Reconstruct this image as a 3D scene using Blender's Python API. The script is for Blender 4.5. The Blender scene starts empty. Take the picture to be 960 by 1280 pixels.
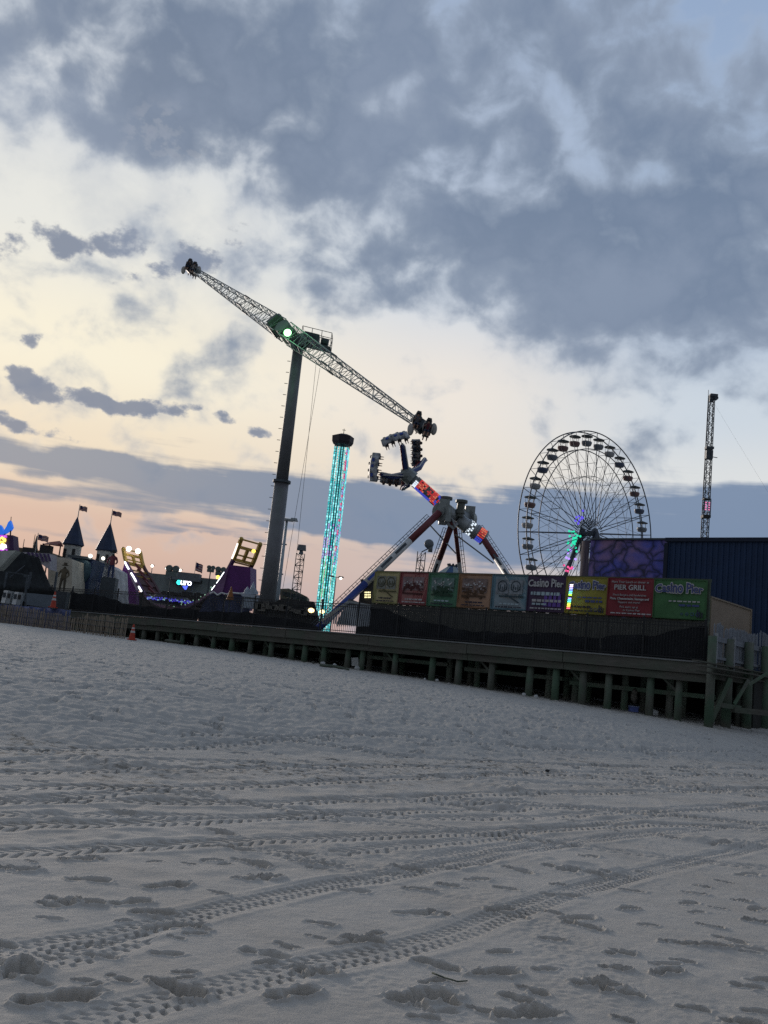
import bpy, bmesh, math, random
import numpy as np
from mathutils import Vector, Matrix
random.seed(7); R=math.radians
scn=bpy.context.scene; COL=scn.collection
# ------------------------------------------------------------------ camera
FPX=1200.0; ROLL=R(6.0); PITCH=math.atan(190/1200); CAM=Vector((0,0,1.6))
r0=Vector((1,0,0)); f0=Vector((0,math.cos(PITCH),math.sin(PITCH))); u0=Vector((0,-math.sin(PITCH),math.cos(PITCH)))
CR=r0*math.cos(ROLL)-u0*math.sin(ROLL)*-1.0
CU=-r0*math.sin(ROLL)+u0*math.cos(ROLL)
cam=bpy.data.cameras.new('camera'); co=bpy.data.objects.new('camera',cam); COL.objects.link(co)
cam.sensor_fit='VERTICAL'; cam.sensor_height=36; cam.lens=36*FPX/1280; cam.clip_start=.05; cam.clip_end=9000
m=Matrix((CR,CU,-f0)).transposed().to_4x4(); m.translation=CAM; co.matrix_world=m; scn.camera=co
def D(px,py):
    return ((px-480)/FPX*CR+(640-py)/FPX*CU+f0)
def at(px,py,Y):
    d=D(px,py); return CAM+d*(Y/d.y)
def mpp(Y): return Y/FPX*1.0
def azel(px,py):
    d=D(px,py).normalized(); return math.atan2(d.x,d.y), math.asin(d.z)
# ------------------------------------------------------------------ materials
def nd(nt,t,x=0,**kw):
    n=nt.nodes.new(t)
    for k,v in kw.items(): setattr(n,k,v)
    return n
def mat(name,col,rough=.7,metal=0,var=.12,vs=3.0,bump=0,bs=30,spec=.3):
    """principled with a two-octave tone variation so nothing is perfectly flat"""
    m=bpy.data.materials.new(name); m.use_nodes=True; nt=m.node_tree; b=nt.nodes['Principled BSDF']
    b.inputs['Roughness'].default_value=rough; b.inputs['Metallic'].default_value=metal
    b.inputs['Specular IOR Level'].default_value=spec
    if var>0:
        tc=nd(nt,'ShaderNodeTexCoord'); nz=nd(nt,'ShaderNodeTexNoise'); nz.inputs['Scale'].default_value=vs; nz.inputs['Detail'].default_value=6
        nz.inputs['Roughness'].default_value=.65
        nt.links.new(tc.outputs['Object'],nz.inputs['Vector'])
        mr=nd(nt,'ShaderNodeMapRange'); mr.inputs['From Min'].default_value=.3; mr.inputs['From Max'].default_value=.7
        mr.inputs['To Min'].default_value=1-var*1.6; mr.inputs['To Max'].default_value=1+var*1.2
        nt.links.new(nz.outputs['Fac'],mr.inputs['Value'])
        mx=nd(nt,'ShaderNodeVectorMath',operation='SCALE'); mx.inputs[0].default_value=col[:3]
        nt.links.new(mr.outputs[0],mx.inputs['Scale']); nt.links.new(mx.outputs[0],b.inputs['Base Color'])
        if bump:
            n2=nd(nt,'ShaderNodeTexNoise'); n2.inputs['Scale'].default_value=bs; n2.inputs['Detail'].default_value=4
            nt.links.new(tc.outputs['Object'],n2.inputs['Vector'])
            bp=nd(nt,'ShaderNodeBump'); bp.inputs['Strength'].default_value=bump; bp.inputs['Distance'].default_value=.02
            nt.links.new(n2.outputs['Fac'],bp.inputs['Height']); nt.links.new(bp.outputs[0],b.inputs['Normal'])
    else: b.inputs['Base Color'].default_value=(*col[:3],1)
    return m
def emi(name,col,s):
    m=bpy.data.materials.new(name); m.use_nodes=True; b=m.node_tree.nodes['Principled BSDF']
    b.inputs['Base Color'].default_value=(*[c*.3 for c in col],1)
    b.inputs['Emission Color'].default_value=(*col,1); b.inputs['Emission Strength'].default_value=s
    return m
def wood(name,col,stretch=(1,1,8),var=.35,green=0):
    m=bpy.data.materials.new(name); m.use_nodes=True; nt=m.node_tree; b=nt.nodes['Principled BSDF']
    b.inputs['Roughness'].default_value=.85; b.inputs['Specular IOR Level'].default_value=.15
    tc=nd(nt,'ShaderNodeTexCoord'); mp=nd(nt,'ShaderNodeMapping'); mp.inputs['Scale'].default_value=stretch
    nt.links.new(tc.outputs['Object'],mp.inputs['Vector'])
    nz=nd(nt,'ShaderNodeTexNoise'); nz.inputs['Scale'].default_value=2.2; nz.inputs['Detail'].default_value=8; nz.inputs['Roughness'].default_value=.7
    nt.links.new(mp.outputs[0],nz.inputs['Vector'])
    cr=nd(nt,'ShaderNodeValToRGB'); e=cr.color_ramp.elements; e[0].position=.3; e[1].position=.72
    e[0].color=(*[c*(1-var) for c in col],1); e[1].color=(*[min(1,c*(1+var)) for c in col],1)
    nt.links.new(nz.outputs['Fac'],cr.inputs[0])
    out=cr.outputs[0]
    if green:
        n3=nd(nt,'ShaderNodeTexNoise'); n3.inputs['Scale'].default_value=.9; n3.inputs['Detail'].default_value=3
        nt.links.new(tc.outputs['Object'],n3.inputs['Vector'])
        r2=nd(nt,'ShaderNodeMapRange'); r2.inputs['From Min'].default_value=.42; r2.inputs['From Max'].default_value=.6; r2.inputs['To Max'].default_value=green
        nt.links.new(n3.outputs['Fac'],r2.inputs['Value'])
        mx=nd(nt,'ShaderNodeMix',data_type='RGBA'); mx.inputs['B'].default_value=(col[0]*.62,col[1]*1.12,col[2]*.85,1)
        nt.links.new(r2.outputs[0],mx.inputs['Factor']); nt.links.new(out,mx.inputs['A']); out=mx.outputs['Result']
    nt.links.new(out,b.inputs['Base Color'])
    bp=nd(nt,'ShaderNodeBump'); bp.inputs['Strength'].default_value=.6; bp.inputs['Distance'].default_value=.02
    nt.links.new(nz.outputs['Fac'],bp.inputs['Height']); nt.links.new(bp.outputs[0],b.inputs['Normal'])
    return m
# ------------------------------------------------------------------ mesh builder
class MB:
    def __init__(s): s.v=[]; s.f=[]; s.mi=[]; s.m=0; s.sm=[]; s.smooth=False
    def add(s,vs,fs):
        o=len(s.v); s.v+= [tuple(p) for p in vs]
        for f in fs: s.f.append(tuple(i+o for i in f)); s.mi.append(s.m); s.sm.append(s.smooth)
        return s
    def box(s,c,size,X=Vector((1,0,0)),Y=Vector((0,1,0)),Z=Vector((0,0,1)),taper=1):
        c=Vector(c); hx,hy,hz=[q/2 for q in size]; vs=[]
        for sz in(-1,1):
            t=taper if sz>0 else 1
            for sx,sy in((-1,-1),(1,-1),(1,1),(-1,1)): vs.append(c+X*(hx*sx*t)+Y*(hy*sy*t)+Z*(hz*sz))
        return s.add(vs,[(3,2,1,0),(4,5,6,7),(0,1,5,4),(1,2,6,5),(2,3,7,6),(3,0,4,7)])
    def tube(s,p,q,r1,r2=None,n=8,cap=True,ph=0):
        p,q=Vector(p),Vector(q); r2=r1 if r2 is None else r2; d=(q-p)
        if d.length<1e-6: return s
        d.normalize(); a=d.orthogonal().normalized() if abs(d.z)<.999 else Vector((1,0,0)); 
        if abs(d.z)<.999: a=d.cross(Vector((0,0,1))).normalized()
        b=d.cross(a); vs=[]
        for c,r in((p,r1),(q,r2)):
            for i in range(n):
                t=2*math.pi*i/n+ph; vs.append(c+a*(r*math.cos(t))+b*(r*math.sin(t)))
        fs=[(i,(i+1)%n,n+(i+1)%n,n+i) for i in range(n)]
        if cap: fs+=[tuple(range(n-1,-1,-1)),tuple(range(n,2*n))]
        return s.add(vs,fs)
    def bar(s,p,q,w,h=None): # square bar
        return s.tube(p,q,(w)*.7071,n=4,ph=math.pi/4)
    def path(s,pts,r,n=6):
        for a,b in zip(pts,pts[1:]): s.tube(a,b,r,n=n)
        return s
    def ball(s,c,r,n=10,k=6,sc=(1,1,1)):
        c=Vector(c); vs=[c+Vector((0,0,r*sc[2]))]
        for j in range(1,k):
            t=math.pi*j/k
            for i in range(n):
                a=2*math.pi*i/n; vs.append(c+Vector((r*sc[0]*math.sin(t)*math.cos(a),r*sc[1]*math.sin(t)*math.sin(a),r*sc[2]*math.cos(t))))
        vs.append(c-Vector((0,0,r*sc[2]))); fs=[]
        for i in range(n): fs.append((0,1+i,1+(i+1)%n))
        for j in range(k-2):
            for i in range(n): a=1+j*n; fs.append((a+i,a+n+i,a+n+(i+1)%n,a+(i+1)%n))
        l=len(vs)-1; a=1+(k-2)*n
        for i in range(n): fs.append((a+(i+1)%n,a+i,l))
        return s.add(vs,fs)
    def prism(s,pts,ext): # planar polygon extruded by vector
        ext=Vector(ext); n=len(pts); pts=[Vector(p) for p in pts]; vs=pts+[p+ext for p in pts]
        return s.add(vs,[tuple(range(n-1,-1,-1)),tuple(range(n,2*n))]+[(i,(i+1)%n,n+(i+1)%n,n+i) for i in range(n)])
    def ring(s,c,A,B,rad,r,n=48,k=6):
        c=Vector(c); N=A.cross(B).normalized(); vs=[]
        for i in range(n):
            t=2*math.pi*i/n; d=A*math.cos(t)+B*math.sin(t)
            for j in range(k):
                w=2*math.pi*j/k; vs.append(c+d*(rad+r*math.cos(w))+N*(r*math.sin(w)))
        return s.add(vs,[(i*k+j,((i+1)%n)*k+j,((i+1)%n)*k+(j+1)%k,i*k+(j+1)%k) for i in range(n) for j in range(k)])
    def build(s,name,mats,parent=None,origin=None,label=None,cat=None,group=None,kind=None,solid=0):
        if not isinstance(mats,(list,tuple)): mats=[mats]
        me=bpy.data.meshes.new(name)
        o0=Vector((0,0,0))
        if origin is not None: o0=Vector(origin)
        elif parent is not None and parent.get('wo') : o0=Vector(parent['wo'])
        me.from_pydata([tuple(Vector(v)-o0) for v in s.v],[],s.f)
        for m in mats: me.materials.append(m)
        me.polygons.foreach_set('material_index',s.mi); me.polygons.foreach_set('use_smooth',s.sm); me.update()
        bm=bmesh.new(); bm.from_mesh(me); bmesh.ops.recalc_face_normals(bm,faces=bm.faces); bm.to_mesh(me); bm.free()
        o=bpy.data.objects.new(name,me); COL.objects.link(o)
        if parent is not None: o.parent=parent; o['wo']=tuple(o0)
        elif origin is not None: o.location=o0; o['wo']=tuple(o0)
        tag(o,label,cat,group,kind); return o
def tag(o,label=None,cat=None,group=None,kind=None):
    if label: o['label']=label
    if cat: o['category']=cat
    if group: o['group']=group
    if kind: o['kind']=kind
    return o
def thing(name,label,cat,loc,group=None):
    o=bpy.data.objects.new(name,None); COL.objects.link(o); o.location=loc; o['wo']=tuple(loc); o.empty_display_size=.3
    return tag(o,label,cat,group)
def local_thing(name,label,cat,group=None): # built round the origin, placed later
    o=thing(name,label,cat,(0,0,0),group); return o
def copy_tree(o,parent=None,label=None):
    c=o.copy(); COL.objects.link(c)
    if parent is not None: c.parent=parent
    if label: c['label']=label
    for ch in list(o.children): copy_tree(ch,c)
    return c
_fc={}
def text_mesh(txt,size=1,extrude=.01,offset=0.0,align='CENTER'):
    cu=bpy.data.curves.new('t','FONT'); cu.body=txt; cu.size=size; cu.extrude=extrude; cu.offset=offset; cu.align_x=align; cu.align_y='CENTER'; cu.resolution_u=3
    o=bpy.data.objects.new('t',cu); COL.objects.link(o); dg=bpy.context.evaluated_depsgraph_get(); dg.update()
    me=bpy.data.meshes.new_from_object(o.evaluated_get(dg)); bpy.data.objects.remove(o); return me
def text_part(parent,txt,c,X,Z,size,mat_,offset=0,warp=None,sx=1,name='lettering',depth=.012):
    """lettering standing on a plane with axes X (reading direction) and Z (up)"""
    me=text_mesh(txt,size,depth,offset); N=X.cross(Z); o0=Vector(parent['wo']); c=Vector(c)
    for v in me.vertices:
        x,y,z=v.co; x*=sx
        if warp: x,y=warp(x,y)
        v.co=c+X*x+Z*y+N*z-o0
    me.materials.clear(); me.materials.append(mat_)
    o=bpy.data.objects.new(name,me); COL.objects.link(o); o.parent=parent; o['wo']=tuple(o0); return o
# ------------------------------------------------------------------ world
SUN_AZ=R(-27); SUN_EL=R(8)
def build_world():
    w=bpy.data.worlds.new('World'); scn.world=w; w.use_nodes=True; nt=w.node_tree; nt.nodes.clear(); L=nt.links.new
    out=nd(nt,'ShaderNodeOutputWorld'); bg=nd(nt,'ShaderNodeBackground'); bg.inputs['Strength'].default_value=.1; L(bg.outputs[0],out.inputs[0])
    tc=nd(nt,'ShaderNodeTexCoord'); sp=nd(nt,'ShaderNodeSeparateXYZ'); L(tc.outputs['Generated'],sp.inputs[0])
    def M(op,a,b=None,c=None,clamp=False):
        n=nd(nt,'ShaderNodeMath',operation=op); n.use_clamp=clamp
        for i,x in enumerate((a,b,c)):
            if x is None: continue
            if isinstance(x,(int,float)): n.inputs[i].default_value=x
            else: L(x,n.inputs[i])
        return n.outputs[0]
    az=M('ARCTAN2',sp.outputs[0],sp.outputs[1]); el=M('ARCSINE',sp.outputs[2])
    cb=nd(nt,'ShaderNodeCombineXYZ'); L(az,cb.inputs[0]); L(el,cb.inputs[1])
    def lin(c): return tuple(((x/255)/12.92 if x<=10 else ((x/255+.055)/1.055)**2.4) for x in c)
    def ramp(src,stops,interp='EASE'):
        n=nd(nt,'ShaderNodeValToRGB'); r=n.color_ramp; r.interpolation=interp
        while len(r.elements)<len(stops): r.elements.new(.5)
        for e,(p,c) in zip(r.elements,sorted(stops)): e.position=p; e.color=(*lin(c),1)
        L(src,n.inputs[0]); return n.outputs[0]
    def mr(v,a,b,c=0,d=1,t='SMOOTHSTEP'):
        n=nd(nt,'ShaderNodeMapRange',interpolation_type=t); L(v,n.inputs['Value']); n.inputs['From Min'].default_value=a; n.inputs['From Max'].default_value=b
        n.inputs['To Min'].default_value=c; n.inputs['To Max'].default_value=d; return n.outputs[0]
    def mix(f,a,b):
        n=nd(nt,'ShaderNodeMix',data_type='RGBA')
        if isinstance(f,(int,float)): n.inputs['Factor'].default_value=f
        else: L(f,n.inputs['Factor'])
        for k,x in(('A',a),('B',b)):
            if isinstance(x,tuple): n.inputs[k].default_value=(*lin(x),1)
            else: L(x,n.inputs[k])
        return n.outputs['Result']
    e=mr(el,R(-2),R(50),0,1,'LINEAR')   # elevation to 0..1
    P=lambda d:(d+2)/52
    west=ramp(e,[(0,(196,160,152)),(P(2),(202,168,158)),(P(6),(216,186,170)),(P(10),(240,224,200)),(P(16),(250,242,220)),(P(23),(234,234,228)),(P(30),(215,220,226)),(P(38),(170,185,206)),(1,(128,146,176))])
    mid =ramp(e,[(0,(190,170,172)),(P(2),(196,172,170)),(P(6),(206,188,182)),(P(10),(236,224,208)),(P(16),(240,232,222)),(P(23),(212,220,230)),(P(30),(176,190,212)),(P(38),(158,176,204)),(1,(120,140,174))])
    east=ramp(e,[(0,(150,168,190)),(P(3),(150,172,196)),(P(8),(200,206,212)),(P(12),(222,225,226)),(P(16),(206,216,226)),(P(22),(178,194,216)),(P(30),(160,180,208)),(P(40),(148,170,202)),(1,(110,132,170))])
    c1=mix(mr(az,R(-16),R(3)),west,mid); c2=mix(mr(az,R(2),R(19)),c1,east)
    back=ramp(e,[(0,(112,115,121)),(P(12),(122,126,134)),(P(30),(122,130,144)),(1,(126,135,150))])
    # glow fades with the angle from the view, so the sky behind is a dim blue
    clear=mix(mr(M('ABSOLUTE',az),R(40),R(100)),c2,back)
    sky=nd(nt,'ShaderNodeTexSky',sky_type='NISHITA'); sky.sun_disc=False; sky.sun_elevation=SUN_EL; sky.sun_rotation=SUN_AZ; sky.air_density=1.2; sky.dust_density=1.5
    # ---- clouds
    nz=nd(nt,'ShaderNodeTexNoise'); nz.inputs['Scale'].default_value=1; nz.inputs['Detail'].default_value=6; nz.inputs['Roughness'].default_value=.5; nz.inputs['Distortion'].default_value=.25
    mp=nd(nt,'ShaderNodeMapping'); mp.inputs['Scale'].default_value=(16,20,1); mp.inputs['Location'].default_value=(3.1,1.7,0); L(cb.outputs[0],mp.inputs[0]); L(mp.outputs[0],nz.inputs['Vector'])
    n2=nd(nt,'ShaderNodeTexNoise'); n2.inputs['Scale'].default_value=1; n2.inputs['Detail'].default_value=7; n2.inputs['Roughness'].default_value=.6
    mp2=nd(nt,'ShaderNodeMapping'); mp2.inputs['Scale'].default_value=(5,5.5,1); mp2.inputs['Location'].default_value=(7.3,4.2,0); mp2.inputs['Rotation'].default_value=(0,0,.5); L(cb.outputs[0],mp2.inputs[0]); L(mp2.outputs[0],n2.inputs['Vector'])
    nst=nd(nt,'ShaderNodeTexNoise'); nst.inputs['Scale'].default_value=1; nst.inputs['Detail'].default_value=6   # stretched noise for the low bands
    mp3=nd(nt,'ShaderNodeMapping'); mp3.inputs['Scale'].default_value=(5,60,1); mp3.inputs['Rotation'].default_value=(0,0,R(-3)); L(cb.outputs[0],mp3.inputs[0]); L(mp3.outputs[0],nst.inputs['Vector'])
    # domain warp so blob outlines break up
    wv=nd(nt,'ShaderNodeTexNoise'); wv.inputs['Scale'].default_value=14; wv.inputs['Detail'].default_value=6; L(cb.outputs[0],wv.inputs['Vector'])
    ws=nd(nt,'ShaderNodeVectorMath',operation='SUBTRACT'); L(wv.outputs['Color'],ws.inputs[0]); ws.inputs[1].default_value=(.5,.5,.5)
    wm=nd(nt,'ShaderNodeVectorMath',operation='MULTIPLY_ADD'); L(ws.outputs[0],wm.inputs[0]); wm.inputs[1].default_value=(.085,.05,0); L(cb.outputs[0],wm.inputs[2])
    def blobs(lst,soft=1.0):
        tot=None
        for (cx,cy,rx,ry,rot,wt) in lst:
            a0,e0=azel(cx,cy)
            n=nd(nt,'ShaderNodeMapping',vector_type='TEXTURE'); n.inputs['Location'].default_value=(a0,e0,0); n.inputs['Rotation'].default_value=(0,0,-(R(rot)-ROLL)); n.inputs['Scale'].default_value=(rx/FPX,ry/FPX,1)
            L(wm.outputs[0],n.inputs[0]); ln=nd(nt,'ShaderNodeVectorMath',operation='LENGTH'); L(n.outputs[0],ln.inputs[0])
            v=mr(ln.outputs['Value'],1.5,.25,0,wt)
            tot=v if tot is None else M('ADD',tot,v)
        return tot
    main=blobs(CLOUDS)
    n4=nd(nt,'ShaderNodeTexNoise'); n4.inputs['Scale'].default_value=34; n4.inputs['Detail'].default_value=5; n4.inputs['Roughness'].default_value=.5; L(cb.outputs[0],n4.inputs['Vector'])
    hf=M('MULTIPLY',M('SUBTRACT',n4.outputs['Fac'],.5),.45)
    nn=M('ADD',M('ADD',M('MULTIPLY',M('SUBTRACT',nz.outputs['Fac'],.5),2.7),M('MULTIPLY',M('SUBTRACT',n2.outputs['Fac'],.5),1.9)),hf)
    dens=M('ADD',main,nn)
    cov=mr(dens,-.02,.92)
    n5=nd(nt,'ShaderNodeTexNoise'); n5.inputs['Scale'].default_value=1; n5.inputs['Detail'].default_value=6; n5.inputs['Roughness'].default_value=.58; mp5=nd(nt,'ShaderNodeMapping'); mp5.inputs['Scale'].default_value=(48,66,1); L(cb.outputs[0],mp5.inputs[0]); L(mp5.outputs[0],n5.inputs['Vector'])
    sm_=blobs(SMALL); d4=M('ADD',M('ADD',sm_,M('MULTIPLY',M('SUBTRACT',n5.outputs['Fac'],.5),3.6)),M('MULTIPLY',M('SUBTRACT',nz.outputs['Fac'],.5),1.2)); cov4=M('MULTIPLY',mr(d4,.22,1.1),mr(sm_,.03,.35))
    # outside the photographed part of the sky: plain broken cloud
    ccol=ramp(mr(dens,.05,1.2,0,1,'LINEAR'),[(0,(202,210,218)),(.2,(165,179,197)),(.5,(142,156,176)),(1,(112,129,154))],'LINEAR')
    # low clouds in the west are a bit warmer and greyer
    ccol=mix(mr(az,R(2),R(-20),0,.45),ccol,ramp(mr(dens,.15,1.1,0,1,'LINEAR'),[(0,(210,210,208)),(.35,(162,171,184)),(1,(110,124,146))],'LINEAR'))
    c=mix(M('MULTIPLY',cov,.93),clear,ccol)
    c=mix(M('MULTIPLY',cov4,.9),c,ramp(mr(d4,.2,1.3,0,1,'LINEAR'),[(0,(206,204,198)),(.4,(160,166,178)),(1,(122,134,156))],'LINEAR'))
    # thin high wisps
    thin=mr(M('ADD',n2.outputs['Fac'],M('MULTIPLY',M('SUBTRACT',nz.outputs['Fac'],.5),.5)),.42,.72,0,.34)
    c=mix(M('MULTIPLY',thin,mr(el,R(14),R(24))),c,(160,172,192))
    low=blobs(BANDS)
    d2=M('ADD',low,M('MULTIPLY',M('SUBTRACT',nst.outputs['Fac'],.5),2.8))
    d2=M('ADD',d2,M('MULTIPLY',M('SUBTRACT',nz.outputs['Fac'],.5),.35))
    lowc=mix(mr(az,R(-18),R(12)),(128,140,160),(120,140,169))
    c=mix(M('MULTIPLY',M('MULTIPLY',mr(d2,.22,.95,0,1),mr(low,.02,.22)),mr(az,R(-20),R(-2),.84,.95)),c,lowc)
    sm=nd(nt,'ShaderNodeMix',data_type='RGBA',blend_type='ADD'); sm.inputs['Factor'].default_value=.012   # a little of the physical dusk sky
    x10=nd(nt,'ShaderNodeVectorMath',operation='SCALE'); L(c,x10.inputs[0]); x10.inputs['Scale'].default_value=9.7
    L(x10.outputs[0],sm.inputs['A']); L(sky.outputs[0],sm.inputs['B']); L(sm.outputs['Result'],bg.inputs['Color'])
    w.cycles.sampling_method='MANUAL'; w.cycles.sample_map_resolution=512
    s=bpy.data.lights.new('sun','SUN'); s.energy=2.1; s.angle=R(14); s.color=(1,.88,.78); so=bpy.data.objects.new('sun',s); COL.objects.link(so)
    d=Vector((math.sin(SUN_AZ)*math.cos(SUN_EL),math.cos(SUN_AZ)*math.cos(SUN_EL),math.sin(SUN_EL))); so.rotation_euler=d.to_track_quat('Z','Y').to_euler(); so.location=(0,0,50)
# (px, py, rx, ry, tilt clockwise, weight) of the cloud masses, as directions in the sky
CLOUDS=[(640,170,420,150,12,.55),(750,320,250,100,8,.62),(560,300,220,80,5,.25),(360,150,230,120,20,.42),(110,60,260,110,15,.58),(880,180,220,200,0,.3),
 (860,390,170,60,5,.28),(660,410,110,40,10,.25),(420,320,110,70,20,.35),(420,210,80,60,0,.2),(190,160,60,45,30,.3),(230,200,50,40,0,.25),(480,355,120,55,0,.35),(520,60,500,120,0,.28),
 (745,190,85,36,30,-.5),(485,128,60,28,10,-.45),(450,260,50,90,0,-.3),(530,235,40,60,0,-.25),(20,210,110,70,0,-.2),(120,250,110,40,0,-.3),(270,260,130,40,10,-.3),(330,290,50,20,0,-.2),
 (570,130,60,30,-20,-.25),(940,60,120,90,0,-.45),(640,300,60,30,0,.2),(60,130,60,30,0,-.2),(800,60,160,60,0,-.25),
 (-500,250,500,200,0,.5),(1500,250,500,300,0,.5),(480,-500,1100,350,0,.4),(1500,-300,600,400,0,.3)]
SMALL=[(60,298,44,20,8,1.0),(95,300,34,16,0,.8),(145,302,30,20,0,1.0),(110,312,60,10,0,.3),(238,325,40,26,0,1.05),(230,342,60,16,0,.4),(5,312,20,20,0,.8),(180,352,44,12,0,.4),(300,300,30,12,0,.6),
 (40,475,40,15,24,1.5),(18,462,18,13,10,.5),(64,486,20,9,10,.5),(130,495,36,12,12,1.6),(165,508,30,11,12,.95),(200,516,30,11,14,1.0),(232,510,14,8,10,.6),(278,517,12,7,10,.85),(328,528,20,7,10,.95),(38,418,12,8,0,1.1),(8,520,26,10,15,1.4),(85,541,40,6,10,.5),(190,160,40,40,30,.4),(240,200,30,24,0,.3)]
BANDS=[(330,612,330,36,7,.95),(170,582,210,12,7,.6),(60,612,150,14,5,.4),(200,640,150,14,6,.45),(30,575,90,12,6,.5),(420,645,260,26,6,.6),(560,650,200,36,6,.75),(640,690,160,60,6,.5),(880,650,260,48,5,1.1),(900,700,300,40,6,.6),
 (-300,640,300,40,4,.7),(1400,700,400,70,4,1.0),(55,690,110,7,6,.2),(300,672,170,7,6,.35),(120,690,160,12,7,-.15)]
build_world()
scn.view_settings.view_transform='Standard'; scn.view_settings.look='None'; scn.view_settings.exposure=0; scn.view_settings.gamma=1
# ------------------------------------------------------------------ pier frame (A = right front corner, U along the front to the left, V back)
A0=at(880,829,36.0); DECK=A0.z
_d=D(-1000,692); PU=Vector((_d.x,_d.y,0)).normalized(); PV=Vector((-PU.y,PU.x,0))*-1
if PV.y<0: PV=-PV
XR=-PU; ZU=Vector((0,0,1))
def PP(a,b,z=0): return Vector((A0.x,A0.y,0))+PU*a+PV*b+ZU*z
def PB(px,py,b):  # the point of the vertical plane at depth b behind the pier front seen in that direction
    d=D(px,py); o=CAM-Vector((A0.x,A0.y,0)); t=(b-o.dot(PV))/d.dot(PV); return CAM+d*t
def aof(px,py,b):
    p=PB(px,py,b)-Vector((A0.x,A0.y,0)); return p.dot(PU)
def PA(px,py,a):
    d=D(px,py); o=CAM-Vector((A0.x,A0.y,0)); t=(a-o.dot(PU))/d.dot(PU); return CAM+d*t
# ------------------------------------------------------------------ sand
_rs=np.random.RandomState(3); _T=_rs.rand(256,256)
def vnoise(x,y):
    xi=np.floor(x).astype(int); yi=np.floor(y).astype(int); fx=x-xi; fy=y-yi; fx=fx*fx*(3-2*fx); fy=fy*fy*(3-2*fy)
    a=_T[xi%256,yi%256]; b=_T[(xi+1)%256,yi%256]; c=_T[xi%256,(yi+1)%256]; d=_T[(xi+1)%256,(yi+1)%256]
    return (a*(1-fx)+b*fx)*(1-fy)+(c*(1-fx)+d*fx)*fy-.5
BX=np.array([-60,-9,-5,-1,1.4,6,11,16.5,28,41,70,200]); BZ=np.array([0,0,.04,.46,.67,.86,1.05,1.2,1.52,1.72,1.85,1.9])
def base_h(x,y):
    s=(y-24-.85*x)/1.312; s2=s+1.2*vnoise(x*.12+9,y*.12)+.5*vnoise(x*.45+3,y*.45)
    lim=np.clip(x/40,0,1)  # beyond the frame the berm flattens
    return np.interp(s2,BX,BZ), s
def gz(x,y):
    h,_=base_h(np.array([float(x)]),np.array([float(y)])); return float(h[0])
def ground_pt(px,py):
    d=D(px,py)
    t=1.6/max(1e-4,-d.z) if d.z<-1e-4 else 300; 
    return CAM+d*t
def sstep(a,b,x): t=np.clip((x-a)/(b-a),0,1); return t*t*(3-2*t)
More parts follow.
